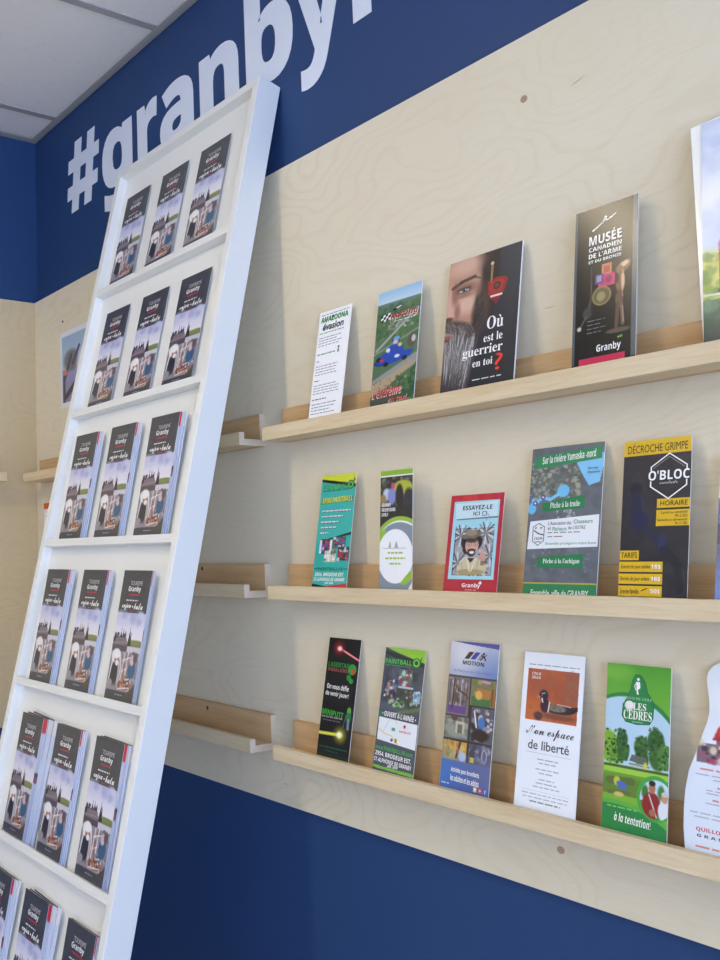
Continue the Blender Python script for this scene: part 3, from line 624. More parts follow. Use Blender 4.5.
def art_motion(w, h):
    A = Art(w, h, 72, .962, (96, 98, 108)); A.vgrad(0, 0, 1, .25, (214, 216, 226), (166, 172, 196)); A.glow(1, .25, .8, (92, 124, 196), .75, 1); A.glow(.3, .08, .5, (240, 240, 246), .7, 1); A.poly([(0, 0), (1, .0), (1, .035), (.45, .018)], (88, 92, 166))
    A.box(0, .232, 1, .242, (70, 72, 80)); A.box(0, .24, 1, .80, (52, 46, 56))
    def pic(u0, v0, u1, v1, base, cols, n=34, a=.85): A.box(u0, v0, u1, v1, base); A.speck(u0 + .03, v0 + .012, u1 - .03, v1 - .012, cols, n, .02, .05, a)
    pic(.01, .245, .47, .50, (120, 110, 112), [(170, 170, 180), (90, 80, 76), (140, 130, 120)])
    for k in range(7): A.line(.06 + .06 * k, .26, .05 + .06 * k, .44, .016, [(80, 70, 66), (190, 194, 206), (120, 70, 50)][k % 3])
    A.box(.03, .44, .42, .49, (104, 70, 140)); A.line(.22, .33, .40, .36, .03, (80, 54, 40)); A.line(.14, .26, .12, .46, .03, (70, 46, 34))
    pic(.49, .245, .995, .42, (128, 124, 84), [(170, 160, 110), (110, 120, 70), (150, 110, 80)]); A.box(.52, .36, .90, .42, (70, 116, 66)); A.poly([(.6, .30), (.9, .31), (.88, .37), (.62, .37)], (176, 122, 66)); A.ell(.66, .35, .07, .03, (218, 178, 96), .3); A.line(.72, .255, .86, .262, .035, (206, 150, 226)); A.box(.9, .3, .995, .41, (150, 104, 56)); A.line(.93, .30, .93, .41, .02, (100, 66, 36))
    pic(.01, .51, .50, .66, (120, 122, 114), [(150, 150, 140), (96, 98, 92), (170, 166, 150)]); A.ell(.25, .61, .2, .04, (150, 154, 142), .5); A.box(.24, .54, .42, .62, (196, 190, 170)); A.box(.28, .56, .38, .62, (110, 110, 100)); A.ell(.2, .52, .07, .02, (90, 60, 66), .4)
    pic(.54, .43, .995, .66, (92, 88, 98), [(206, 206, 214), (60, 56, 66), (150, 150, 160), (40, 36, 44)], 50); A.ell(.76, .53, .07, .04, (70, 120, 190), .4); A.ell(.74, .61, .18, .04, (44, 34, 36), .4); A.line(.6, .46, .66, .56, .03, (226, 228, 234))
    pic(.01, .675, .50, .80, (206, 158, 62), [(226, 190, 70), (180, 120, 50), (206, 190, 130)]); A.line(.12, .68, .05, .79, .05, (214, 150, 50)); A.line(.26, .68, .22, .79, .035, (226, 170, 60)); A.line(.36, .68, .30, .78, .045, (70, 50, 46)); A.line(.30, .69, .36, .79, .03, (216, 96, 60)); A.ell(.42, .77, .08, .03, (190, 206, 230), .4)
    pic(.54, .675, .995, .80, (84, 84, 104), [(130, 132, 150), (56, 54, 70), (170, 174, 190), (70, 70, 120)]); A.ell(.62, .75, .06, .05, (60, 60, 70), .3); A.box(.58, .76, .66, .795, (214, 200, 70)); A.ell(.86, .74, .06, .045, (206, 200, 180), .4); A.ell(.86, .74, .035, .035, (80, 90, 150), .4)
    A.vgrad(0, .80, 1, 1.06, (84, 104, 168), (58, 84, 160)); A.glow(0, .9, .7, (60, 130, 206), .7, 1); A.glow(1, .86, .6, (108, 112, 150), .8, 1)
    for i, c in enumerate(((72, 52, 46), (76, 76, 168))): A.vpoly([(.30 + .13 * i, .115), (.40 + .13 * i, .115), (.50 + .13 * i, .065), (.40 + .13 * i, .065)], c, 2)
    A.vpoly([(.57, .115), (.66, .115), (.72, .075), (.67, .07)], (150, 152, 160), 2); A.vstroke([(.66, .085), (.72, .095), (.74, .115)], .025, (40, 32, 32), 3); A.vstroke([(.70, .095), (.64, .115)], .02, (40, 32, 32), 3); A.vell(.70, .072, .022, (40, 32, 32), 3); A.vstroke([(.72, .09), (.76, .075)], .015, (40, 32, 32), 3)
    A.text('MOTION', .28, .125, .72, .155, (58, 52, 58), 'bold', slant=-.004); A.text('Au Fond, je me défie, Défi le Bonheur!', .1, .185, .92, .215, (110, 120, 180), 'script', slant=-.004)
    A.text('Activités pour les enfants,', .22, .845, .80, .885, WHITE, 'bold', slant=-.006); A.text('les adultes et les adolos', .22, .895, .80, .935, WHITE, 'bold', slant=-.006); A.greek(.04, .955, .2, .967, 1, (200, 214, 240), .8, 0)
    for i, c in enumerate(((222, 214, 110), (206, 90, 130), (70, 110, 190))): A.vbox(.70 + .10 * i, .945, .765 + .10 * i, .975, c, 2)
    A.vell(.832, .96, .018, (240, 200, 210), 3); A.vell(.732, .958, .018, (250, 250, 236), 3); A.text('f', .92, .949, .945, .972, WHITE, 'bold', 3); return A

def art_duck(w, h):
    A = Art(w, h, 80, .962, (240, 245, 253))
    A.greek(.09, .077, .93, .088, 1, (150, 152, 164), .7, 0)
    A.vgrad(.08, .105, .93, .435, (176, 94, 62), (166, 84, 54), (190, 100, 58)); A.box(.70, .105, .93, .30, (150, 96, 78), .6); A.glow(.2, .40, .5, (206, 116, 60), .8, 1); A.speck(.08, .11, .93, .42, [(190, 104, 70), (160, 86, 70), (150, 104, 88)], 70, .03, .06, .3)
    # wood duck on copper water with its reflection
    A.ell(.64, .395, .28, .022, (120, 70, 60), .6, .8); A.ell(.30, .405, .07, .028, (86, 58, 62), .5)
    A.ell(.64, .350, .25, .028, (52, 44, 52), .2); A.ell(.60, .344, .15, .022, (124, 116, 100), .3); A.speck(.5, .33, .72, .36, [(150, 140, 120), (96, 88, 78)], 24, .006, .015, .7); A.line(.1, .375, .9, .385, .01, (206, 120, 84), .5); A.line(.2, .40, .8, .41, .01, (130, 74, 56), .5); A.poly([(.8, .33), (.97, .315), (.99, .335), (.84, .365)], (40, 36, 46)); A.ell(.40, .335, .075, .045, (70, 38, 52), .25); A.line(.475, .31, .46, .37, .02, (226, 226, 230)); A.line(.60, .318, .82, .325, .012, (206, 208, 214)); A.ell(.37, .27, .075, .034, (40, 44, 62), .2); A.line(.40, .28, .42, .325, .05, (48, 40, 58)); A.line(.345, .292, .36, .315, .02, (230, 230, 232)); A.line(.335, .262, .39, .256, .010, (216, 216, 222)); A.ell(.29, .285, .03, .010, (206, 110, 90), .4); A.ell(.345, .272, .01, .005, (220, 60, 50), .5)
    A.box(0, .10, .078, .44, (240, 245, 253)); A.box(.935, .10, 1, .44, (240, 245, 253)); A.box(0, .437, 1, 1.1, (240, 245, 253))
    A.text('CINLB', .15, .128, .30, .146, (240, 226, 220), 'bold'); A.text('2024', .15, .153, .30, .171, (240, 226, 220), 'bold')
    k = (66, 66, 76)
    A.text('Mon espace', .12, .468, .90, .548, k, 'script', offset=.004); A.text('de liberté', .17, .56, .84, .618, k, 'reg', offset=.006)
    A.vbox(.14, .637, .88, .640, (196, 200, 210)); g = (180, 182, 194)
    for i, (a, b, v) in enumerate(((.34, .68, .672), (.37, .65, .695), (.32, .70, .733), (.38, .63, .756), (.39, .64, .795), (.34, .68, .818), (.30, .73, .842))): A.greek(a, v, b, v + .011, 1, g, .9, 0)
    A.vbox(.12, .872, .88, .874, (196, 200, 210)); A.greek(.12, .89, .88, .90, 1, g, .8, 0); A.greek(.14, .912, .86, .922, 1, g, .8, 0); A.greek(.26, .935, .76, .948, 1, (140, 142, 154), .9, 0); return A

def art_golf(w, h):
    A = Art(w, h, 72, .962, (96, 172, 62)); A.vgrad(0, 0, 1, .35, (84, 160, 60), (120, 190, 66)); A.ell(.15, .05, .25, .05, (140, 204, 80), 1, .5)
    A.ell(.35, .62, .95, .45, (46, 134, 70), .015); A.ell(.33, .65, .95, .455, (186, 218, 240), .015)
    A.poly([(0, .62), (1, .62), (1, 1), (0, 1)], (126, 180, 58))
    A.vgrad(0, .60, 1, .78, (150, 196, 70), (92, 140, 52), (104, 128, 60))
    for u, v, r, c in ((.06, .50, .16, (128, 178, 60)), (.2, .53, .12, (104, 156, 56)), (.28, .45, .09, (52, 96, 50)), (.30, .52, .10, (60, 108, 54)), (.58, .48, .11, (64, 108, 58)), (.60, .55, .10, (56, 98, 52)), (.80, .44, .13, (52, 98, 52)), (.84, .52, .14, (60, 106, 54)), (.95, .52, .12, (84, 132, 66))):
        A.ell(u, v, r, r * 1.55 / A.asp, c, .25); A.speck(u - r * .8, v - r * .62, u + r * .8, v + r * .55, [(40, 78, 42), tuple(min(255, int(q * 1.2)) for q in c), c, (34, 66, 38)], 60, .008, .028, .75)
    A.poly([(.4, .57), (.44, .53), (.66, .54), (.70, .58)], (96, 110, 100)); A.box(.40, .58, .72, .605, (180, 196, 190)); A.line(.40, .585, .72, .59, .012, (70, 90, 80)); A.box(0, .605, 1, .635, (70, 104, 52)); A.box(0, .62, 1, .65, (156, 206, 76)); A.ell(.65, .585, .03, .02, (206, 206, 80), .5)
    A.line(.1, .70, .45, .69, .12, (92, 108, 60), .8); A.line(.1, .77, .42, .76, .06, (96, 112, 60), .8); A.ell(.22, .70, .05, .028, (196, 200, 70), .4); A.ell(.3, .72, .09, .022, (80, 110, 190), .4, 1, .4); A.ell(.26, .775, .08, .014, (214, 190, 120), .4)
    A.ell(.2, 1.07, 1.1, .26, (92, 178, 74), .012); A.ell(.18, 1.10, 1.1, .265, (40, 136, 72), .012)
    A.ell(.82, .76, .285, .13, (72, 166, 72), .02); A.ell(.83, .765, .245, .112, (192, 222, 240), .02)
    inside = np.hypot((A.U - .83) / .245, (A.V - .765) / .112) < 1
    keep = A.img.copy(); A.box(.5, .78, 1, .95, (84, 140, 66)); A.ell(.66, .73, .05, .04, (70, 120, 60), .5); A.ell(.90, .72, .05, .04, (80, 130, 66), .5)
    A.ell(.76, .80, .14, .075, (142, 44, 44), .15); A.ell(.765, .70, .05, .034, (178, 120, 92), .2); A.ell(.765, .675, .05, .016, (52, 44, 44), .3); A.line(.72, .74, .84, .86, .02, (206, 206, 212)); A.ell(.78, .84, .05, .02, (170, 110, 88), .4); A.ell(.96, .82, .10, .06, (226, 232, 240), .2); A.ell(.955, .745, .05, .03, (196, 150, 126), .2); A.ell(.955, .725, .05, .014, (206, 206, 204), .3)
    A.img = np.where(inside[..., None], A.img, keep)
    # shield with golfer, ball and club name
    sh = [(.46, .055), (.55, .06), (.62, .10), (.66, .16), (.74, .20), (.76, .25), (.75, .31), (.70, .345), (.50, .355), (.32, .345), (.26, .31), (.27, .24), (.33, .20), (.38, .15), (.41, .09)]
    A.vpoly(sh, (30, 112, 66), 2); A.vpoly([((u - .51) * .94 + .51, (v - .21) * .95 + .21) for u, v in sh], (44, 136, 78), 3)
    A.vell(.505, .085, .022, WHITE, 4); A.vpoly([(.47, .10), (.53, .10), (.54, .135), (.50, .15), (.52, .175), (.49, .175), (.48, .145)], WHITE, 4); A.vstroke([(.48, .105), (.45, .125), (.47, .15)], .012, WHITE, 4)
    A.text('CLUB DE GOLF', .30, .192, .73, .208, (150, 206, 166), 'serif', 4); A.text('LES', .44, .225, .64, .268, (244, 250, 244), 'serif', 4); A.vell(.38, .245, .075, (222, 226, 226), 5); A.vell(.385, .242, .055, (240, 242, 242), 6)
    A.text('CÈDRES', .29, .272, .73, .325, (244, 250, 244), 'serif', 4); A.text('granby', .43, .332, .60, .346, (150, 206, 166), 'serif', 4)
    A.greek(.08, .845, .55, .862, 1, (118, 190, 100), .8, 0, 3); A.text('à la tentation!', .20, .88, .76, .93, (240, 248, 240), 'ital', slant=-.008); return A

def art_pin(w, h):
    A = Art(w, h, 64, .962, (232, 240, 250)); c = (196, 52, 60)
    A.text('Venez', .46, .055, .62, .075, (180, 60, 60), 'bold'); A.greek(.42, .09, .62, .10, 1, (120, 90, 110), .9, 0); A.text('TOUS', .34, .145, .46, .165, (176, 70, 50), 'bold'); A.greek(.48, .15, .66, .162, 1, (176, 90, 70), .9, 0)
    A.poly([(.40, .23), (.54, .41), (.30, .41)], c); A.poly([(.30, .34), (.36, .42), (.24, .42)], c); A.poly([(.60, .33), (.70, .42), (.55, .42)], c); A.box(.28, .40, .72, .44, (140, 50, 70), .8)
    A.box(.1, .44, .9, .54, (130, 110, 126)); A.speck(.12, .43, .88, .54, [(206, 196, 206), (90, 70, 96), (180, 80, 110), (60, 56, 70), (226, 214, 180)], 80, .015, .035, .9)
    A.box(0, .545, 1, 1.1, (226, 236, 250))
    for v, u0, u1 in ((.57, .14, .8), (.655, .3, .7), (.72, .26, .74), (.77, .36, .66)): A.greek(u0, v, u1, v + .014, 1, (222, 146, 138), .9, 0)
    for v, u0, u1 in ((.60, .1, .9), (.62, .26, .76), (.675, .2, .8), (.69, .2, .86), (.74, .2, .8), (.795, .06, .94), (.815, .1, .86)): A.greek(u0, v, u1, v + .010, 1, (184, 190, 206), .9, 0)
    A.text('QUILLORAMA', .12, .868, .52, .892, (206, 64, 96), 'bold'); A.text('G R A N B Y', .13, .903, .50, .918, (70, 60, 80), 'bold'); A.greek(.12, .96, .88, .975, 1, (222, 146, 138), .9, 0); return A

def art_edge(w, h):
    A = Art(w, h, 40, .94, (230, 234, 240)); A.vgrad(0, .30, 1, 1, (90, 120, 190), (110, 110, 140), (120, 150, 214)); A.box(0, .48, 1, .62, (92, 84, 104)); A.speck(0, .3, 1, .95, [(120, 150, 214), (80, 90, 150), (200, 206, 226)], 40, .03, .07, .6); return A

def art_granby(w, h):
    A = Art(w, h, 46, .955, (70, 71, 76)); A.speck(0, 0, 1, .33, [(76, 77, 82), (64, 65, 70)], 40, .03, .09, .6)
    A.vgrad(0, .335, 1, .58, (186, 190, 226), (222, 222, 240), (236, 232, 240)); A.speck(0, .34, 1, .42, [(168, 172, 214), (206, 208, 234)], 18, .06, .12, .5)
    A.box(0, .55, 1, .60, (176, 170, 178)); A.box(.55, .545, 1, .585, (120, 128, 78)); A.ell(.8, .555, .25, .018, (132, 140, 84), .4); A.box(.45, .59, 1, .64, (206, 206, 216))
    for u, v0 in ((.07, .50), (.14, .47), (.25, .455), (.33, .45), (.41, .46), (.56, .445), (.60, .47)): A.poly([(u - .045, .585), (u, v0), (u + .045, .585)], (52, 46, 54))
    A.speck(.0, .50, .5, .585, [(52, 46, 54), (70, 62, 70)], 40, .02, .04, .9)
    A.poly([(.02, .60), (.10, .53), (.46, .525), (.54, .60)], (128, 114, 122)); A.box(.0, .585, .54, .64, (92, 80, 86)); A.line(.0, .575, .5, .56, .02, (150, 138, 146))
    A.box(0, .63, 1, .93, (146, 138, 146)); A.speck(0, .62, 1, .93, [(196, 190, 198), (110, 104, 112), (170, 160, 166), (90, 84, 90)], 60, .02, .06, .7)
    # woman with white hood, white chairs, figure in blue, table of food
    A.ell(.2, .67, .16, .055, (236, 236, 240), .2); A.ell(.24, .70, .085, .045, (176, 112, 84), .25); A.ell(.22, .665, .10, .03, (240, 240, 244), .3); A.ell(.25, .735, .05, .015, (236, 232, 228), .4)
    A.line(.09, .84, .09, .71, .03, (240, 240, 244)); A.line(.09, .71, .18, .635, .03, (240, 240, 244)); A.line(.18, .635, .34, .66, .035, (240, 240, 244)); A.line(.34, .66, .42, .77, .03, (236, 234, 238)); A.line(.42, .77, .38, .90, .025, (226, 222, 224))
    A.ell(.20, .81, .15, .085, (54, 52, 58), .25); A.ell(.26, .725, .06, .022, (236, 234, 232), .4); A.line(.09, .72, .05, .86, .035, (226, 226, 230)); A.line(.34, .72, .36, .88, .03, (206, 200, 200)); A.ell(.08, .88, .12, .03, (150, 150, 154), .4)
    for a in ((.50, .64, .46, .86), (.62, .63, .60, .80), (.46, .70, .70, .67), (.48, .78, .62, .76), (.44, .86, .86, .82), (.86, .72, .80, .92)): A.line(*a, .028, (232, 222, 220))
    A.line(.52, .74, .56, .84, .035, (168, 102, 78)); A.ell(.80, .76, .13, .07, (62, 98, 132), .25); A.ell(.78, .69, .07, .04, (214, 186, 192), .3); A.ell(.88, .67, .07, .04, (96, 84, 88), .4)
    A.ell(.62, .88, .24, .035, (150, 98, 76), .3); A.speck(.44, .85, .84, .91, [(196, 140, 110), (110, 60, 50), (232, 222, 214), (90, 90, 100)], 26, .015, .035, .9); A.line(.42, .915, .80, .895, .022, (236, 230, 226))
    A.poly([(0, .935), (1, .935), (1, 1.06), (0, 1.06)], (70, 71, 76)); A.poly([(.66, .96), (1, .86), (1, .96)], (84, 76, 66))
    A.text('TOURISME', .31, .085, .73, .118, (206, 206, 210), 'reg'); A.text('Granby', .26, .125, .70, .178, WHITE, 'bold'); A.vbox(.30, .187, .68, .197, (190, 50, 70), 3)
    A.greek(.24, .232, .66, .247, 1, (226, 226, 230), .9, 0, 3); A.text('enjeu', .12, .262, .44, .318, WHITE, 'script', offset=.01); A.vell(.50, .285, .018, WHITE, 3); A.text('bulu', .55, .255, .86, .305, WHITE, 'script', offset=.01); A.vbox(.42, .316, .56, .322, (190, 50, 70), 3)
    A.greek(.36, .955, .62, .968, 1, (150, 150, 156), .9, 0, 3); return A

def art_poster(w, h):
    A = Art(w, h, 60, 1, (222, 228, 240)); A.vgrad(.05, .07, .95, .5, (150, 178, 214), (176, 196, 224)); A.vgrad(.05, .5, .95, .93, (150, 148, 206), (134, 128, 156)); A.ell(.3, .4, .2, .14, (112, 110, 116), .4); A.line(.12, .62, .30, .34, .06, (66, 60, 90)); A.line(.34, .45, .52, .25, .05, (60, 56, 110)); A.ell(.14, .54, .05, .04, (206, 120, 96), .4); A.line(.1, .6, .1, .92, .06, (64, 60, 84)); A.line(.15, .86, .5, .66, .08, (56, 50, 66)); A.ell(.75, .5, .3, .25, (214, 216, 232), .2)
    A.text('Visitez', .6, .42, .9, .5, (120, 120, 150), 'script'); A.greek(.6, .55, .9, .72, 4, (140, 142, 166), .4); A.box(0, 0, .05, 1, (222, 228, 240)); A.box(.95, 0, 1, 1, (222, 228, 240)); A.box(0, .93, 1, 1, (222, 228, 240)); return A

def art_notice(w, h):
    A = Art(w, h, 30, 1, (236, 232, 236)); A.box(0, 0, 1, .09, (222, 104, 40)); A.greek(.14, .2, .86, .9, 12, (170, 166, 176), .35); return A

# ================================================================== the room
def P(X, Y, Z): return W(X, Y, Z)
CEIL = 1.0304 * S + CAMH
RX, RY = 6.2, -5.2                      # far walls
zt, zb = .617 * S + CAMH, -.4005 * S + CAMH   # plywood cladding top / bottom
MB().box(-.1, RY - .1, -.1, RX + .1, .1, 0).build('floor', M['floor'], kind='structure')
MB().box(-.1, 0, 0, RX + .1, .1, CEIL + .12).build('wall_back', M['blue'], kind='structure')
MB().box(-.1, RY - .1, 0, 0, 0, CEIL + .12).build('wall_left', M['blue'], kind='structure')

def wall_with_window(name, axis, at, lo, hi, w0, w1, z0, z1, th, mat):
    b = MB()
    for a0, a1, c0, c1 in ((lo, w0, 0, CEIL + .12), (w1, hi, 0, CEIL + .12), (w0, w1, 0, z0), (w0, w1, z1, CEIL + .12)):
        if axis == 'x': b.box(at, a0, c0, at + th, a1, c1)
        else: b.box(a0, at - th, c0, a1, at, c1)
    b.build(name, mat, kind='structure')
WR = (-4.6, -.5, .35, 2.25); WF = (2.3, 5.4, .9, 2.2)
wall_with_window('wall_right', 'x', RX, RY - .1, 0, *WR[:2], *WR[2:], .1, M['white_wall'])
wall_with_window('wall_front', 'y', RY, 0, RX, *WF[:2], *WF[2:], .1, M['white_wall'])
for name, axis, at, w in (('window_1', 'x', RX + .02, WR), ('window_2', 'y', RY - .02, WF)):
    b = MB(); n = 4
    for i in range(n):
        a = w[0] + (w[1] - w[0] - .06) * i / (n - 1)
        b.box(at, a, w[2], at + .06, a + .06, w[3]) if axis == 'x' else b.box(a, at - .06, w[2], a + .06, at, w[3])
    for c in (w[2], w[3] - .06):
        b.box(at, w[0], c, at + .06, w[1], c + .06) if axis == 'x' else b.box(w[0], at - .06, c, w[1], at, c + .06)
    b.build(name, M['frame'], kind='structure')

# suspended ceiling: tiles, T-bars and the perimeter angle
MB().box(-.1, RY - .1, CEIL + .006, RX + .1, .1, CEIL + .05).build('ceiling', M['tile'], kind='structure')
tx0 = (-1.829 + 1.9585) * S; pitch = .4235 * S; b = MB()
x = tx0
while x < RX: b.box(x - .0105, RY, CEIL + .0035, x + .0105, -.02, CEIL + .0065); x += pitch
y = -.78
while y > RY: b.box(.02, y - .0105, CEIL + .0034, RX, y + .0105, CEIL + .0065); y -= pitch * 2
b.build('trim_1', M['tbar'], kind='structure')
b = MB(); b.box(0, -.0225, CEIL - .0015, RX, 0, CEIL); b.box(0, -.0015, CEIL - .0015, RX, 0, CEIL + .02); b.box(0, RY, CEIL - .0015, .0225, -.0225, CEIL); b.build('trim_2', M['tbar'], kind='structure')

# birch plywood cladding on both walls
TP = .012 * S; TL = .006
clad = MB().box(TL + .001, -TP, zb, 5.2, 0, zt).build('trim_3', M['birch'], kind='structure', bevel=.0008)
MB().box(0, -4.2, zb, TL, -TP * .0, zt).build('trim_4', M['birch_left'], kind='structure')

# small wood plugs, a nail dot and one dark grain streak in the cladding
def dot(p, r, mat, name):
    b = MB(); b.prism([(r * math.cos(i * math.pi / 8), r * math.sin(i * math.pi / 8)) for i in range(16)], 0, .0008)
    b.prism([(r * .55 * math.cos(i * math.pi / 8), r * .55 * math.sin(i * math.pi / 8)) for i in range(16)], .0008, .0012)
    o = b.build(name, mat, clad); o.matrix_world = Matrix.Translation(p) @ Matrix.Rotation(math.pi / 2, 4, 'X'); return o
dot(P(-.6447, 1, .539), .0055, M['plug'], 'wood_plug'); dot(P(-0.6547, 1, -0.3476), .0055, M['plug'], 'wood_plug')
dot(P(-1.8097, 1, .5372), .004, M['steel'], 'nail_head')
b = MB().prism([(-.012, -.0035), (0, -.0008), (.012, .004), (.002, .0012)], 0, .0003); o = b.build('grain_streak', M['plug'], clad)
o.matrix_world = Matrix.Translation(P(-0.5785, 1, 0.5301)) @ Matrix.Rotation(math.pi / 2, 4, 'X')

# ------------------------------------------------------------------ wall lettering
sign = thing('wall_lettering', 'big white hashtag lettering on the blue wall above the plywood', 'wall lettering', Matrix.Translation(P(-1.796, 1.012, .783) + Vector((0, -.0004, 0))))
base, xh = .7832, .9085
for ch, x0, x1, z0, z1, st in (('#', -1.797, -1.651, .787, .951, 'hash'), ('g', -1.640, -1.5195, .733, .911, 'bold'), ('r', -1.4995, -1.4275, base, .911, 'bold'),
                               ('a', -1.419, -1.309, .7805, .911, 'bold'), ('n', -1.2893, -1.178, base, .911, 'bold'), ('b', -1.1587, -1.042, .781, .962, 'bold'),
                               ('y', -1.0345, -.926, .7275, .9085, 'bold'), ('r', -.9152, -.842, base, .911, 'bold')):
    if st == 'hash':
        v, f = [], []
        def bar(pts): f.append(tuple(range(len(v), len(v) + 4))); v.extend(pts)
        sl = .0
        for a in (.16, .56): bar([(a - .04, 0), (a + .22 - .04, 0), (a + .22 + .10, 1), (a + .10, 1)])
        for c in (.20, .58): bar([(.0 + .04 * (c > .4), c), (.93 + .06 * (c > .4), c), (.95 + .05 * (c > .4), c + .19), (.02 + .04 * (c > .4), c + .19)])
        v = np.array(v)
    else:
        v, f = text_mesh(ch, 'bold', .022 if ch != 'y' else .016)
    me = bpy.data.meshes.new('letter')
    pts = [((x0 + 1.796) * S + a * (x1 - x0) * S, -.0003 * (i // 4) if st == 'hash' else 0, (z0 - .783) * S + c * (z1 - z0) * S) for i, (a, c) in enumerate(v)]
    me.from_pydata(pts, [], f); me.update(); me.materials.append(M['vinyl'])
    o = link(bpy.data.objects.new('letter', me), sign)
    sm = o.modifiers.new('film', 'SOLIDIFY'); sm.thickness = .0006; sm.offset = 0

# ------------------------------------------------------------------ picture ledges
def ledge(label, x0, x1, lt, lb, bt, screws=(), axis='x', mats=None, end=False):
    """J-shaped wooden ledge; x0..x1 along the wall, lip top/bottom and back-board top heights, in calibrated units"""
    mo, mk = mats or (M['oak'], M['oak_back'])
    t = .0105 * S; dep = .0545 * S; L = (x1 - x0) * S; hl = (lt - lb) * S; hb = (bt - lb) * S
    T = thing('picture_ledge', label, 'shelf', Matrix.Translation(P(x0, 1, lb) + Vector((0, -.0002, 0))), 'wooden picture ledges on the plywood')
    if axis == 'y': T.matrix_world = Matrix.Translation(Vector((TL + .0002, (x0 - 1.012) * S, lb * S + CAMH))) @ Matrix.Rotation(math.pi / 2, 4, 'Z')
    MB().box(0, -t, 0, L, 0, hb).build('back_board', mk, T, .0008)
    MB().box(0, -dep + t, 0, L, -t - .0002, t).build('base_board', mo, T, .0006)
    MB().box(0, -dep, 0, L, -dep + t - .0002, hl).build('front_lip', mo, T, .0008)
    if end:  # thin faces added so the ends carry painted window light
        b = MB(); b.box(L, -dep, 0, L + .0008, -t, t); b.box(L, -dep, t, L + .0008, -dep + t, hl); b.build('end_face', M['end'], T)['label'] = 'end of the lip, window light painted pale'
        MB().box(L, -t + .0002, 0, L + .0008, 0, hb).build('end_face', M['end'], T)['label'] = 'end of the back board, window light painted pale'
    for sx, sz in screws:
        b = MB(); b.prism([(.0032 * math.cos(i * math.pi / 6), .0045 * math.sin(i * math.pi / 6)) for i in range(12)], 0, .001)
        o = b.build('screw', M['steel'], T); o.matrix_local = Matrix.Translation(((sx - x0) * S, -t, (sz - lb) * S)) @ Matrix.Rotation(math.pi / 2, 4, 'X')
    return T
ROW = {'t': (.1905, .1695, .2224), 'm': (-.0547, -.0757, -.0227), 'l': (-.2958, -.317, -.263)}
ledge('upper right pale wooden ledge holding the four tall dark and green cards', -1.0755, -.275, *ROW['t'])
ledge('middle right pale wooden ledge holding the teal, red and yellow cards', -1.0745, -.275, *ROW['m'], screws=((-.880, -.031),))
ledge('lower right pale wooden ledge holding the duck and golf cards', -1.0755, -.275, *ROW['l'])
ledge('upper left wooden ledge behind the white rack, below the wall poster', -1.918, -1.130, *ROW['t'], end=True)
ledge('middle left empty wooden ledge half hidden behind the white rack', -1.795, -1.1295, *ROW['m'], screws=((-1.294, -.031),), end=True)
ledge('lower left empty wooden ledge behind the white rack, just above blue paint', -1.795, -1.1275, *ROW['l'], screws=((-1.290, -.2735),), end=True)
ledge('short end of wooden ledge on the left wall by the corner', .10, .895, *ROW['t'], axis='y')

# ------------------------------------------------------------------ leaning sheets on the ledges
def lean_matrix(p, q, tilt=0):
    """card placed with lower-left front corner at p, rising to q; z axis faces the room"""
    up = (q - p).normalized(); x = Vector((1, 0, 0)); up = (up - x * up.dot(x)).normalized(); n = x.cross(up)
    m = Matrix((x, up, n)).transposed().to_4x4()
    return Matrix.Translation(p) @ m @ Matrix.Rotation(tilt, 4, 'Z')

def card(art, row, xb, w, xt, ztop, mat, name, label, cat, thick=.0008, yt=None, outline=None, edge=(240, 240, 240), group=None, h=None):
    lt, lb, bt = ROW[row]; z0 = lb + .0105
    Yb = .9563; Xb = xb + .0008; w *= .988
    if yt is None: yt = min(.9972, .998 * xb / xt)
    zt_ = ztop * yt / .998
    p = P(Xb, Yb, z0 + .0004) + Vector((0, thick + .0006, 0)); q = P(Xb, yt, zt_)
    q.y -= 0
    H = (q - p).length if h is None else h
    A = art(w * S, H); me = A.mesh(name, thick, outline(w * S, H) if outline else None, edge)
    o = sheet_obj(name, me, M[mat]); o.matrix_world = lean_matrix(p, q)
    tag(o, label, cat, group); return o

card(art_amazoona, 't', -.9878, .0646, -.9927, .3577, 'matte', 'leaflet', 'plain white leaflet with green AMAZOONA heading, leftmost on the upper right ledge', 'leaflet')
card(art_karting, 't', -.8696, .0745, -.8774, .3572, 'gloss', 'brochure', 'karting brochure with a blue go-kart above green fields', 'brochure', .0016)
card(art_warrior, 't', -.755, .1030, -.7572, .3652, 'gloss', 'booklet', 'wide dark booklet with half a bearded face and white question text', 'booklet', .003)
card(art_musee, 't', -.5827, .0692, -.5891, .3750, 'shiny', 'brochure', 'shiny black museum brochure with medal and bronze statuette', 'brochure', .0016, edge=(206, 210, 200))
card(art_minipaint, 'm', -.9936, .0683, -1.0013, .1092, 'gloss', 'rack_card', 'teal mini paintball card with yellow top, leftmost on the middle ledge', 'card')
card(art_green, 'm', -.8659, .0545, -.8894, .1066, 'gloss', 'leaflet', 'narrow grey and green leaflet with a white oval, standing upright', 'leaflet', .001)
card(art_try, 'm', -.7656, .0760, -.7749, .0648, 'gloss', 'rack_card', 'short red bordered card with ESSAYEZ-LE ICI and a man in a hat', 'card')
card(art_peche, 'm', -.657, .0865, -.6586, .1125, 'gloss', 'brochure', 'fishing brochure with green banners, white panel and river map', 'brochure', .0014)
card(art_bloc, 'm', -.5484, .0677, -.552, .1086, 'shiny', 'rack_card', "black and yellow climbing card with O'BLOC in a white hexagon", 'card', .001)
card(art_edge, 'm', -.4572, .07, -.4600, .085, 'gloss', 'leaflet', 'white and blue leaflet cut off at right edge of the middle ledge', 'leaflet', .001)
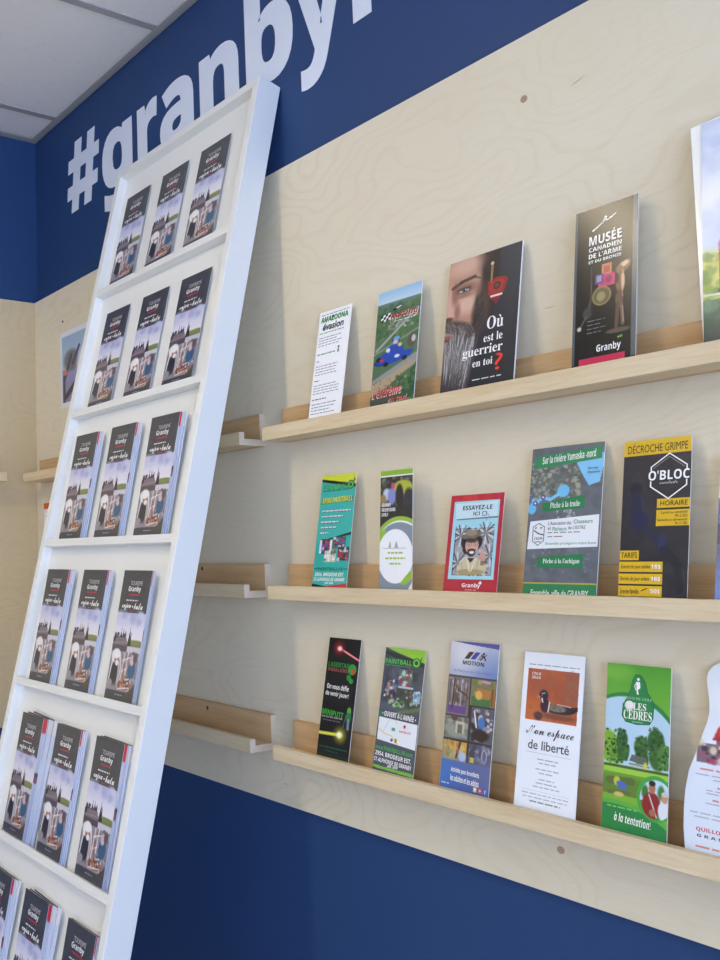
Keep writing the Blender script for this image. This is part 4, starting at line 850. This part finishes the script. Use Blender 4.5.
card(art_laser, 'l', -.9973, .0620, -.9996, -.1314, 'gloss', 'rack_card', 'black laser tag card with red and yellow beams', 'card', .001)
card(art_paint, 'l', -.893, .0680, -.8916, -.1373, 'gloss', 'rack_card', 'dark grey paintball card with lime top and small white map', 'card', .001)
card(art_motion, 'l', -.7851, .0696, -.7848, -.1207, 'gloss', 'brochure', 'blue MOTION brochure with a grid of playroom photos', 'brochure', .0014)
card(art_duck, 'l', -.6832, .0738, -.6827, -.1257, 'matte', 'leaflet', 'white leaflet with a duck on copper water, fourth on the lower ledge', 'leaflet', .001)
card(art_golf, 'l', -.5816, .0658, -.5857, -.1295, 'shiny', 'brochure', 'green golf club brochure with trees, shield and round portrait', 'brochure', .0016)

def pin_outline(w, h):
    half = [(.86, 0), (.95, .04), (.99, .14), (1.0, .24), (.985, .33), (.93, .43), (.80, .53), (.70, .62), (.625, .68), (.59, .73), (.595, .79), (.63, .845), (.66, .89), (.635, .93), (.55, .965), (.40, .988), (.16, 1.0)]
    c = w / 2
    return [(c + a * c, b * h) for a, b in half] + [(c - a * c, b * h) for a, b in reversed(half)]
card(art_pin, 'l', -.5020, .0985, -.5022, -.1165, 'gloss', 'die_cut_leaflet', 'white bowling pin shaped leaflet at right end of the lower ledge', 'leaflet', .001, outline=pin_outline)

# large magazine at the right end of the upper ledge: cover in front of a splayed inner sheet
lt, lb, bt = ROW['t']; z0 = lb + .0105
p = P(-.4487, .9563, z0 + .0004) + Vector((0, .0035, 0)); q = P(-.4487, .9870, .4224 * .987 / .998); mw = .168 * S; mh = (q - p).length
mag = thing('magazine', 'large glossy magazine with sky and red booth cover, right end of upper ledge', 'magazine', lean_matrix(p, q))
sheet_obj('front_cover', art_magazine(mw, mh).mesh('front_cover', .0006), M['shiny'], mag).matrix_local = Matrix.Translation((0, 0, .0022))
A = Art(mw, mh, 10, 1, (246, 246, 244))
o = sheet_obj('inner_pages', A.mesh('inner_pages', .0014, edge=(236, 236, 232)), M['gloss'], mag); o.matrix_local = Matrix.Translation((.0, .0012, .0004)) @ Matrix.Rotation(math.radians(2.4), 4, 'Z')

# poster and notice beside the rack
A = art_poster(.17 * S, .1765 * S); o = sheet_obj('hanging_poster', A.mesh('hanging_poster', .0006), M['gloss']); tag(o, 'white framed photo poster pinned to the plywood near the corner', 'poster')
o.matrix_world = lean_matrix(P(-1.823, 1, .334) + Vector((0, -.0002, 0)), P(-1.823, 1, .6) + Vector((0, -.0002, 0)))
A = art_notice(.07 * S, .15 * S); o = sheet_obj('hanging_notice', A.mesh('hanging_notice', .0006), M['matte']); tag(o, 'small white notice with an orange band beside the rack', 'notice')
o.matrix_world = lean_matrix(P(-1.918, 1, -.03) + Vector((0, -.0002, 0)), P(-1.918, 1, .2) + Vector((0, -.0002, 0)))

# ------------------------------------------------------------------ the white leaning brochure rack
LEAN = .2468; TH = .0450 * S; RW = .4335 * S; XR = -1.0745; ZT = .7590
cl, sl = math.cos(LEAN), math.sin(LEAN)
u_, y_, z_ = Vector((1, 0, 0)), Vector((0, sl, cl)), Vector((0, -cl, sl))
Pb = P(XR, 1.012, ZT) + Vector((0, -.0012, 0)); LEN = (Pb.z - .001) / cl
O = Pb - y_ * LEN - u_ * RW
RM = Matrix((u_, y_, z_)).transposed().to_4x4(); RM = Matrix.Translation(O) @ RM
rack = thing('brochure_rack', 'tall white leaning rack with shallow tiers of brochures, propped against the wall', 'brochure rack', RM)
bt_ = .0145 * S; zf = TH; zback = TH - .022
MB().box(0, 0, 0, bt_, LEN, zf).build('side_panel', M['melamine'], rack, .001)
MB().box(RW - bt_, 0, 0, RW, LEN, zf).build('side_panel', M['melamine'], rack, .001)
MB().box(bt_ + .0002, LEN - bt_, 0, RW - bt_ - .0002, LEN, zf).build('top_rail', M['melamine'], rack, .001)
MB().box(bt_ + .0002, 0, 0, RW - bt_ - .0002, .09, zf - .001).build('bottom_rail', M['melamine'], rack, .001)
MB().box(bt_ + .0002, .0902, zback - .006, RW - bt_ - .0002, LEN - bt_ - .0002, zback).build('back_panel', M['melamine'], rack)
tops = [.2640, .5155, .7665, 1.0190, 1.2720, 1.526, 1.780]
for s_ in tops:
    yt = LEN - s_ * S; b = MB(); b.box(bt_ + .0002, yt - .0165, zback + .0002, RW - bt_ - .0002, yt - .0115, zf - .0005); b.box(bt_ + .0002, yt - .0115, zf - .0085, RW - bt_ - .0002, yt, zf - .0005)
    b.build('shelf_lip', M['melamine'], rack, .0006)

BW, BH = .0775 * S, .1965 * S + .0115
cover_me = art_granby(BW, BH).mesh('cover', .0006, edge=(196, 198, 206)); cover_me.materials.append(M['gloss'])
def leaf_mesh(c_top, c_mid, c_low):
    A = Art(BW, BH - .001, 14, 1, c_mid); A.vgrad(0, 0, 1, 1, c_mid, c_mid, c_low); A.box(0, 0, 1, .11, c_top); 
    if c_top[1] < 100: A.box(0, .42, 1, .46, (70, 60, 90)); A.box(0, .46, 1, .50, (130, 80, 96))
    return A.mesh('inner_pages', .0012, edge=c_mid)
leaf_me = [leaf_mesh((196, 44, 66), (184, 194, 226), (140, 156, 200)), leaf_mesh((214, 216, 226), (202, 212, 238), (176, 190, 222)), leaf_mesh((226, 230, 240), (204, 216, 244), (176, 194, 232))]
for k in leaf_me: k.materials.append(M['gloss'])

DU = ((-.013, -.015, -.018), (0, 0, -.003), (0, 0, .002), (-.005, 0, .006), (.010, .012, .015), (.012, .014, .030))
def brochure(tier, c, depth, n, fan, rot, label, first=[]):
    """one folded brochure in a pocket of the rack; depth 0 is the front one of a stack of n"""
    y0 = LEN - tops[tier] * S - .0112; u = ((.0530, .1775, .2985)[c] + DU[tier][c]) * S
    f = depth / max(1, n - 1) if n > 1 else 0
    if n == 1: zb_, zt_ = zback + .0065, zback + .0035
    else: zb_ = zf - .0085 - .0031 - .0027 * depth; zt_ = zf - .0048 - .0031 * depth
    ang = math.atan2(zt_ - zb_, BH)
    m = RM @ Matrix.Translation((u + fan * f, y0 + .0003 + 1.5 * BW * math.sin(math.radians(abs(rot) * f)), zb_)) @ Matrix.Rotation(ang, 4, 'X') @ Matrix.Rotation(math.radians(rot * f), 4, 'Z')
    T = thing('tourism_brochure', label, 'brochure', m, 'tourism brochures in the white rack')
    k = 1.06 if n == 1 else 1
    a = link(bpy.data.objects.new('cover', cover_me), T); a.matrix_local = Matrix.Translation((0, 0, .0014)) @ Matrix.Diagonal((k, 1, 1, 1))
    d = link(bpy.data.objects.new('inner_pages', leaf_me[depth % 3]), T); d.matrix_local = Matrix.Translation((.0022 + fan * .5 if n > 1 else .0004, BW * math.sin(math.radians(abs(rot) * .35)), .0001)) @ Matrix.Rotation(math.radians(rot * .35), 4, 'Z')
    return T
CN = ('left', 'centre', 'right'); TN = ('top', 'second', 'third', 'fourth', 'fifth', 'sixth')
FAN = {(2, 0): (.008, 0), (2, 1): (.006, 0), (2, 2): (.007, -.4), (3, 0): (.007, -.3), (3, 1): (.003, -.3), (3, 2): (.0, 0), (4, 0): (.022, -3.0), (4, 1): (.005, -.3), (4, 2): (.010, -1.2),
       (5, 0): (.010, -1), (5, 1): (.014, -2.0), (5, 2): (.002, 0)}
for t in range(6):
    for c in range(3):
        if t < 2:
            brochure(t, c, 0, 1, 0, 0, f'grey topped tourism brochure alone in {CN[c]} pocket of the rack, {TN[t]} tier'); continue
        fan, rot = FAN[(t, c)]
        for d in range(3):
            w_ = ('front brochure showing its whole cover', 'middle brochure just showing its edge', 'rearmost brochure just showing its edge')[d]
            brochure(t, c, d, 3, fan, rot, f'{w_} in {CN[c]} stack, {TN[t]} tier of the rack')

# ------------------------------------------------------------------ light
def area(name, loc, rot, sx, sy, power, col):
    l = bpy.data.lights.new(name, 'AREA'); l.shape = 'RECTANGLE'; l.size = sx; l.size_y = sy; l.energy = power; l.color = lin(col)
    o = bpy.data.objects.new(name, l); COL.objects.link(o); o.location = loc; o.rotation_euler = rot; return o
FX = (-1.075 + 1.9585) * S
M['diffuser'] = emit('lamp_diffuser', (255, 238, 205), 22.5)
for i, y1 in enumerate((-.95, -2.3, -3.65)):
    T = thing('ceiling_light', ('narrow ceiling light nearest the shelf wall', 'middle one of three narrow ceiling lights', 'narrow ceiling light farthest from the shelf wall')[i], 'ceiling light', Matrix.Translation((FX, y1, CEIL - .0015)))
    MB().box(-.055, -1.2, -.05, .055, 0, -.012).build('diffuser', M['diffuser'], T)
    b = MB(); b.box(-.07, -1.21, -.012, .07, .01, 0); b.box(-.07, -1.21, -.05, -.057, .01, -.012); b.box(.057, -1.21, -.05, .07, .01, -.012); b.build('housing', M['frame'], T)
area('daylight_right', (RX + .05, (WR[0] + WR[1]) / 2, (WR[2] + WR[3]) / 2), (0, math.radians(90), 0), WR[3] - WR[2], WR[1] - WR[0], 180, (184, 209, 255))
area('daylight_front', ((WF[0] + WF[1]) / 2, RY - .05, (WF[2] + WF[3]) / 2), (math.radians(90), 0, 0), WF[1] - WF[0], WF[3] - WF[2], 26, (236, 240, 255))
wd = bpy.data.worlds.new('sky'); SC.world = wd; wd.use_nodes = True
bg = wd.node_tree.nodes['Background']; bg.inputs[0].default_value = (.75, .85, 1, 1); bg.inputs[1].default_value = .6

# ------------------------------------------------------------------ camera
f_px = 905.1703
rv = Vector((1.3484, .7647, -.8561)); R = Matrix.Rotation(rv.length, 3, rv.normalized())
cam = bpy.data.cameras.new('camera'); cam.sensor_width = 36; cam.sensor_fit = 'AUTO'; cam.lens = f_px / 960 * 36
cam.shift_x = (360 - 79.9963) / 960; cam.shift_y = (479.2583 - 480) / 960
cam.clip_start = .02
co = bpy.data.objects.new('camera', cam); COL.objects.link(co); SC.camera = co
right, up, back = Vector(R[0]), -Vector(R[1]), -Vector(R[2])
mw_ = Matrix((right, up, back)).transposed().to_4x4(); co.matrix_world = Matrix.Translation(P(0, 0, 0)) @ mw_
vs = SC.view_settings; vs.view_transform = 'Standard'; vs.look = 'None'; vs.gamma = 1; vs.use_curve_mapping = False; vs.exposure = .27
SC.cycles.use_denoising = True
SC.cycles.max_bounces = 8; SC.cycles.diffuse_bounces = 5
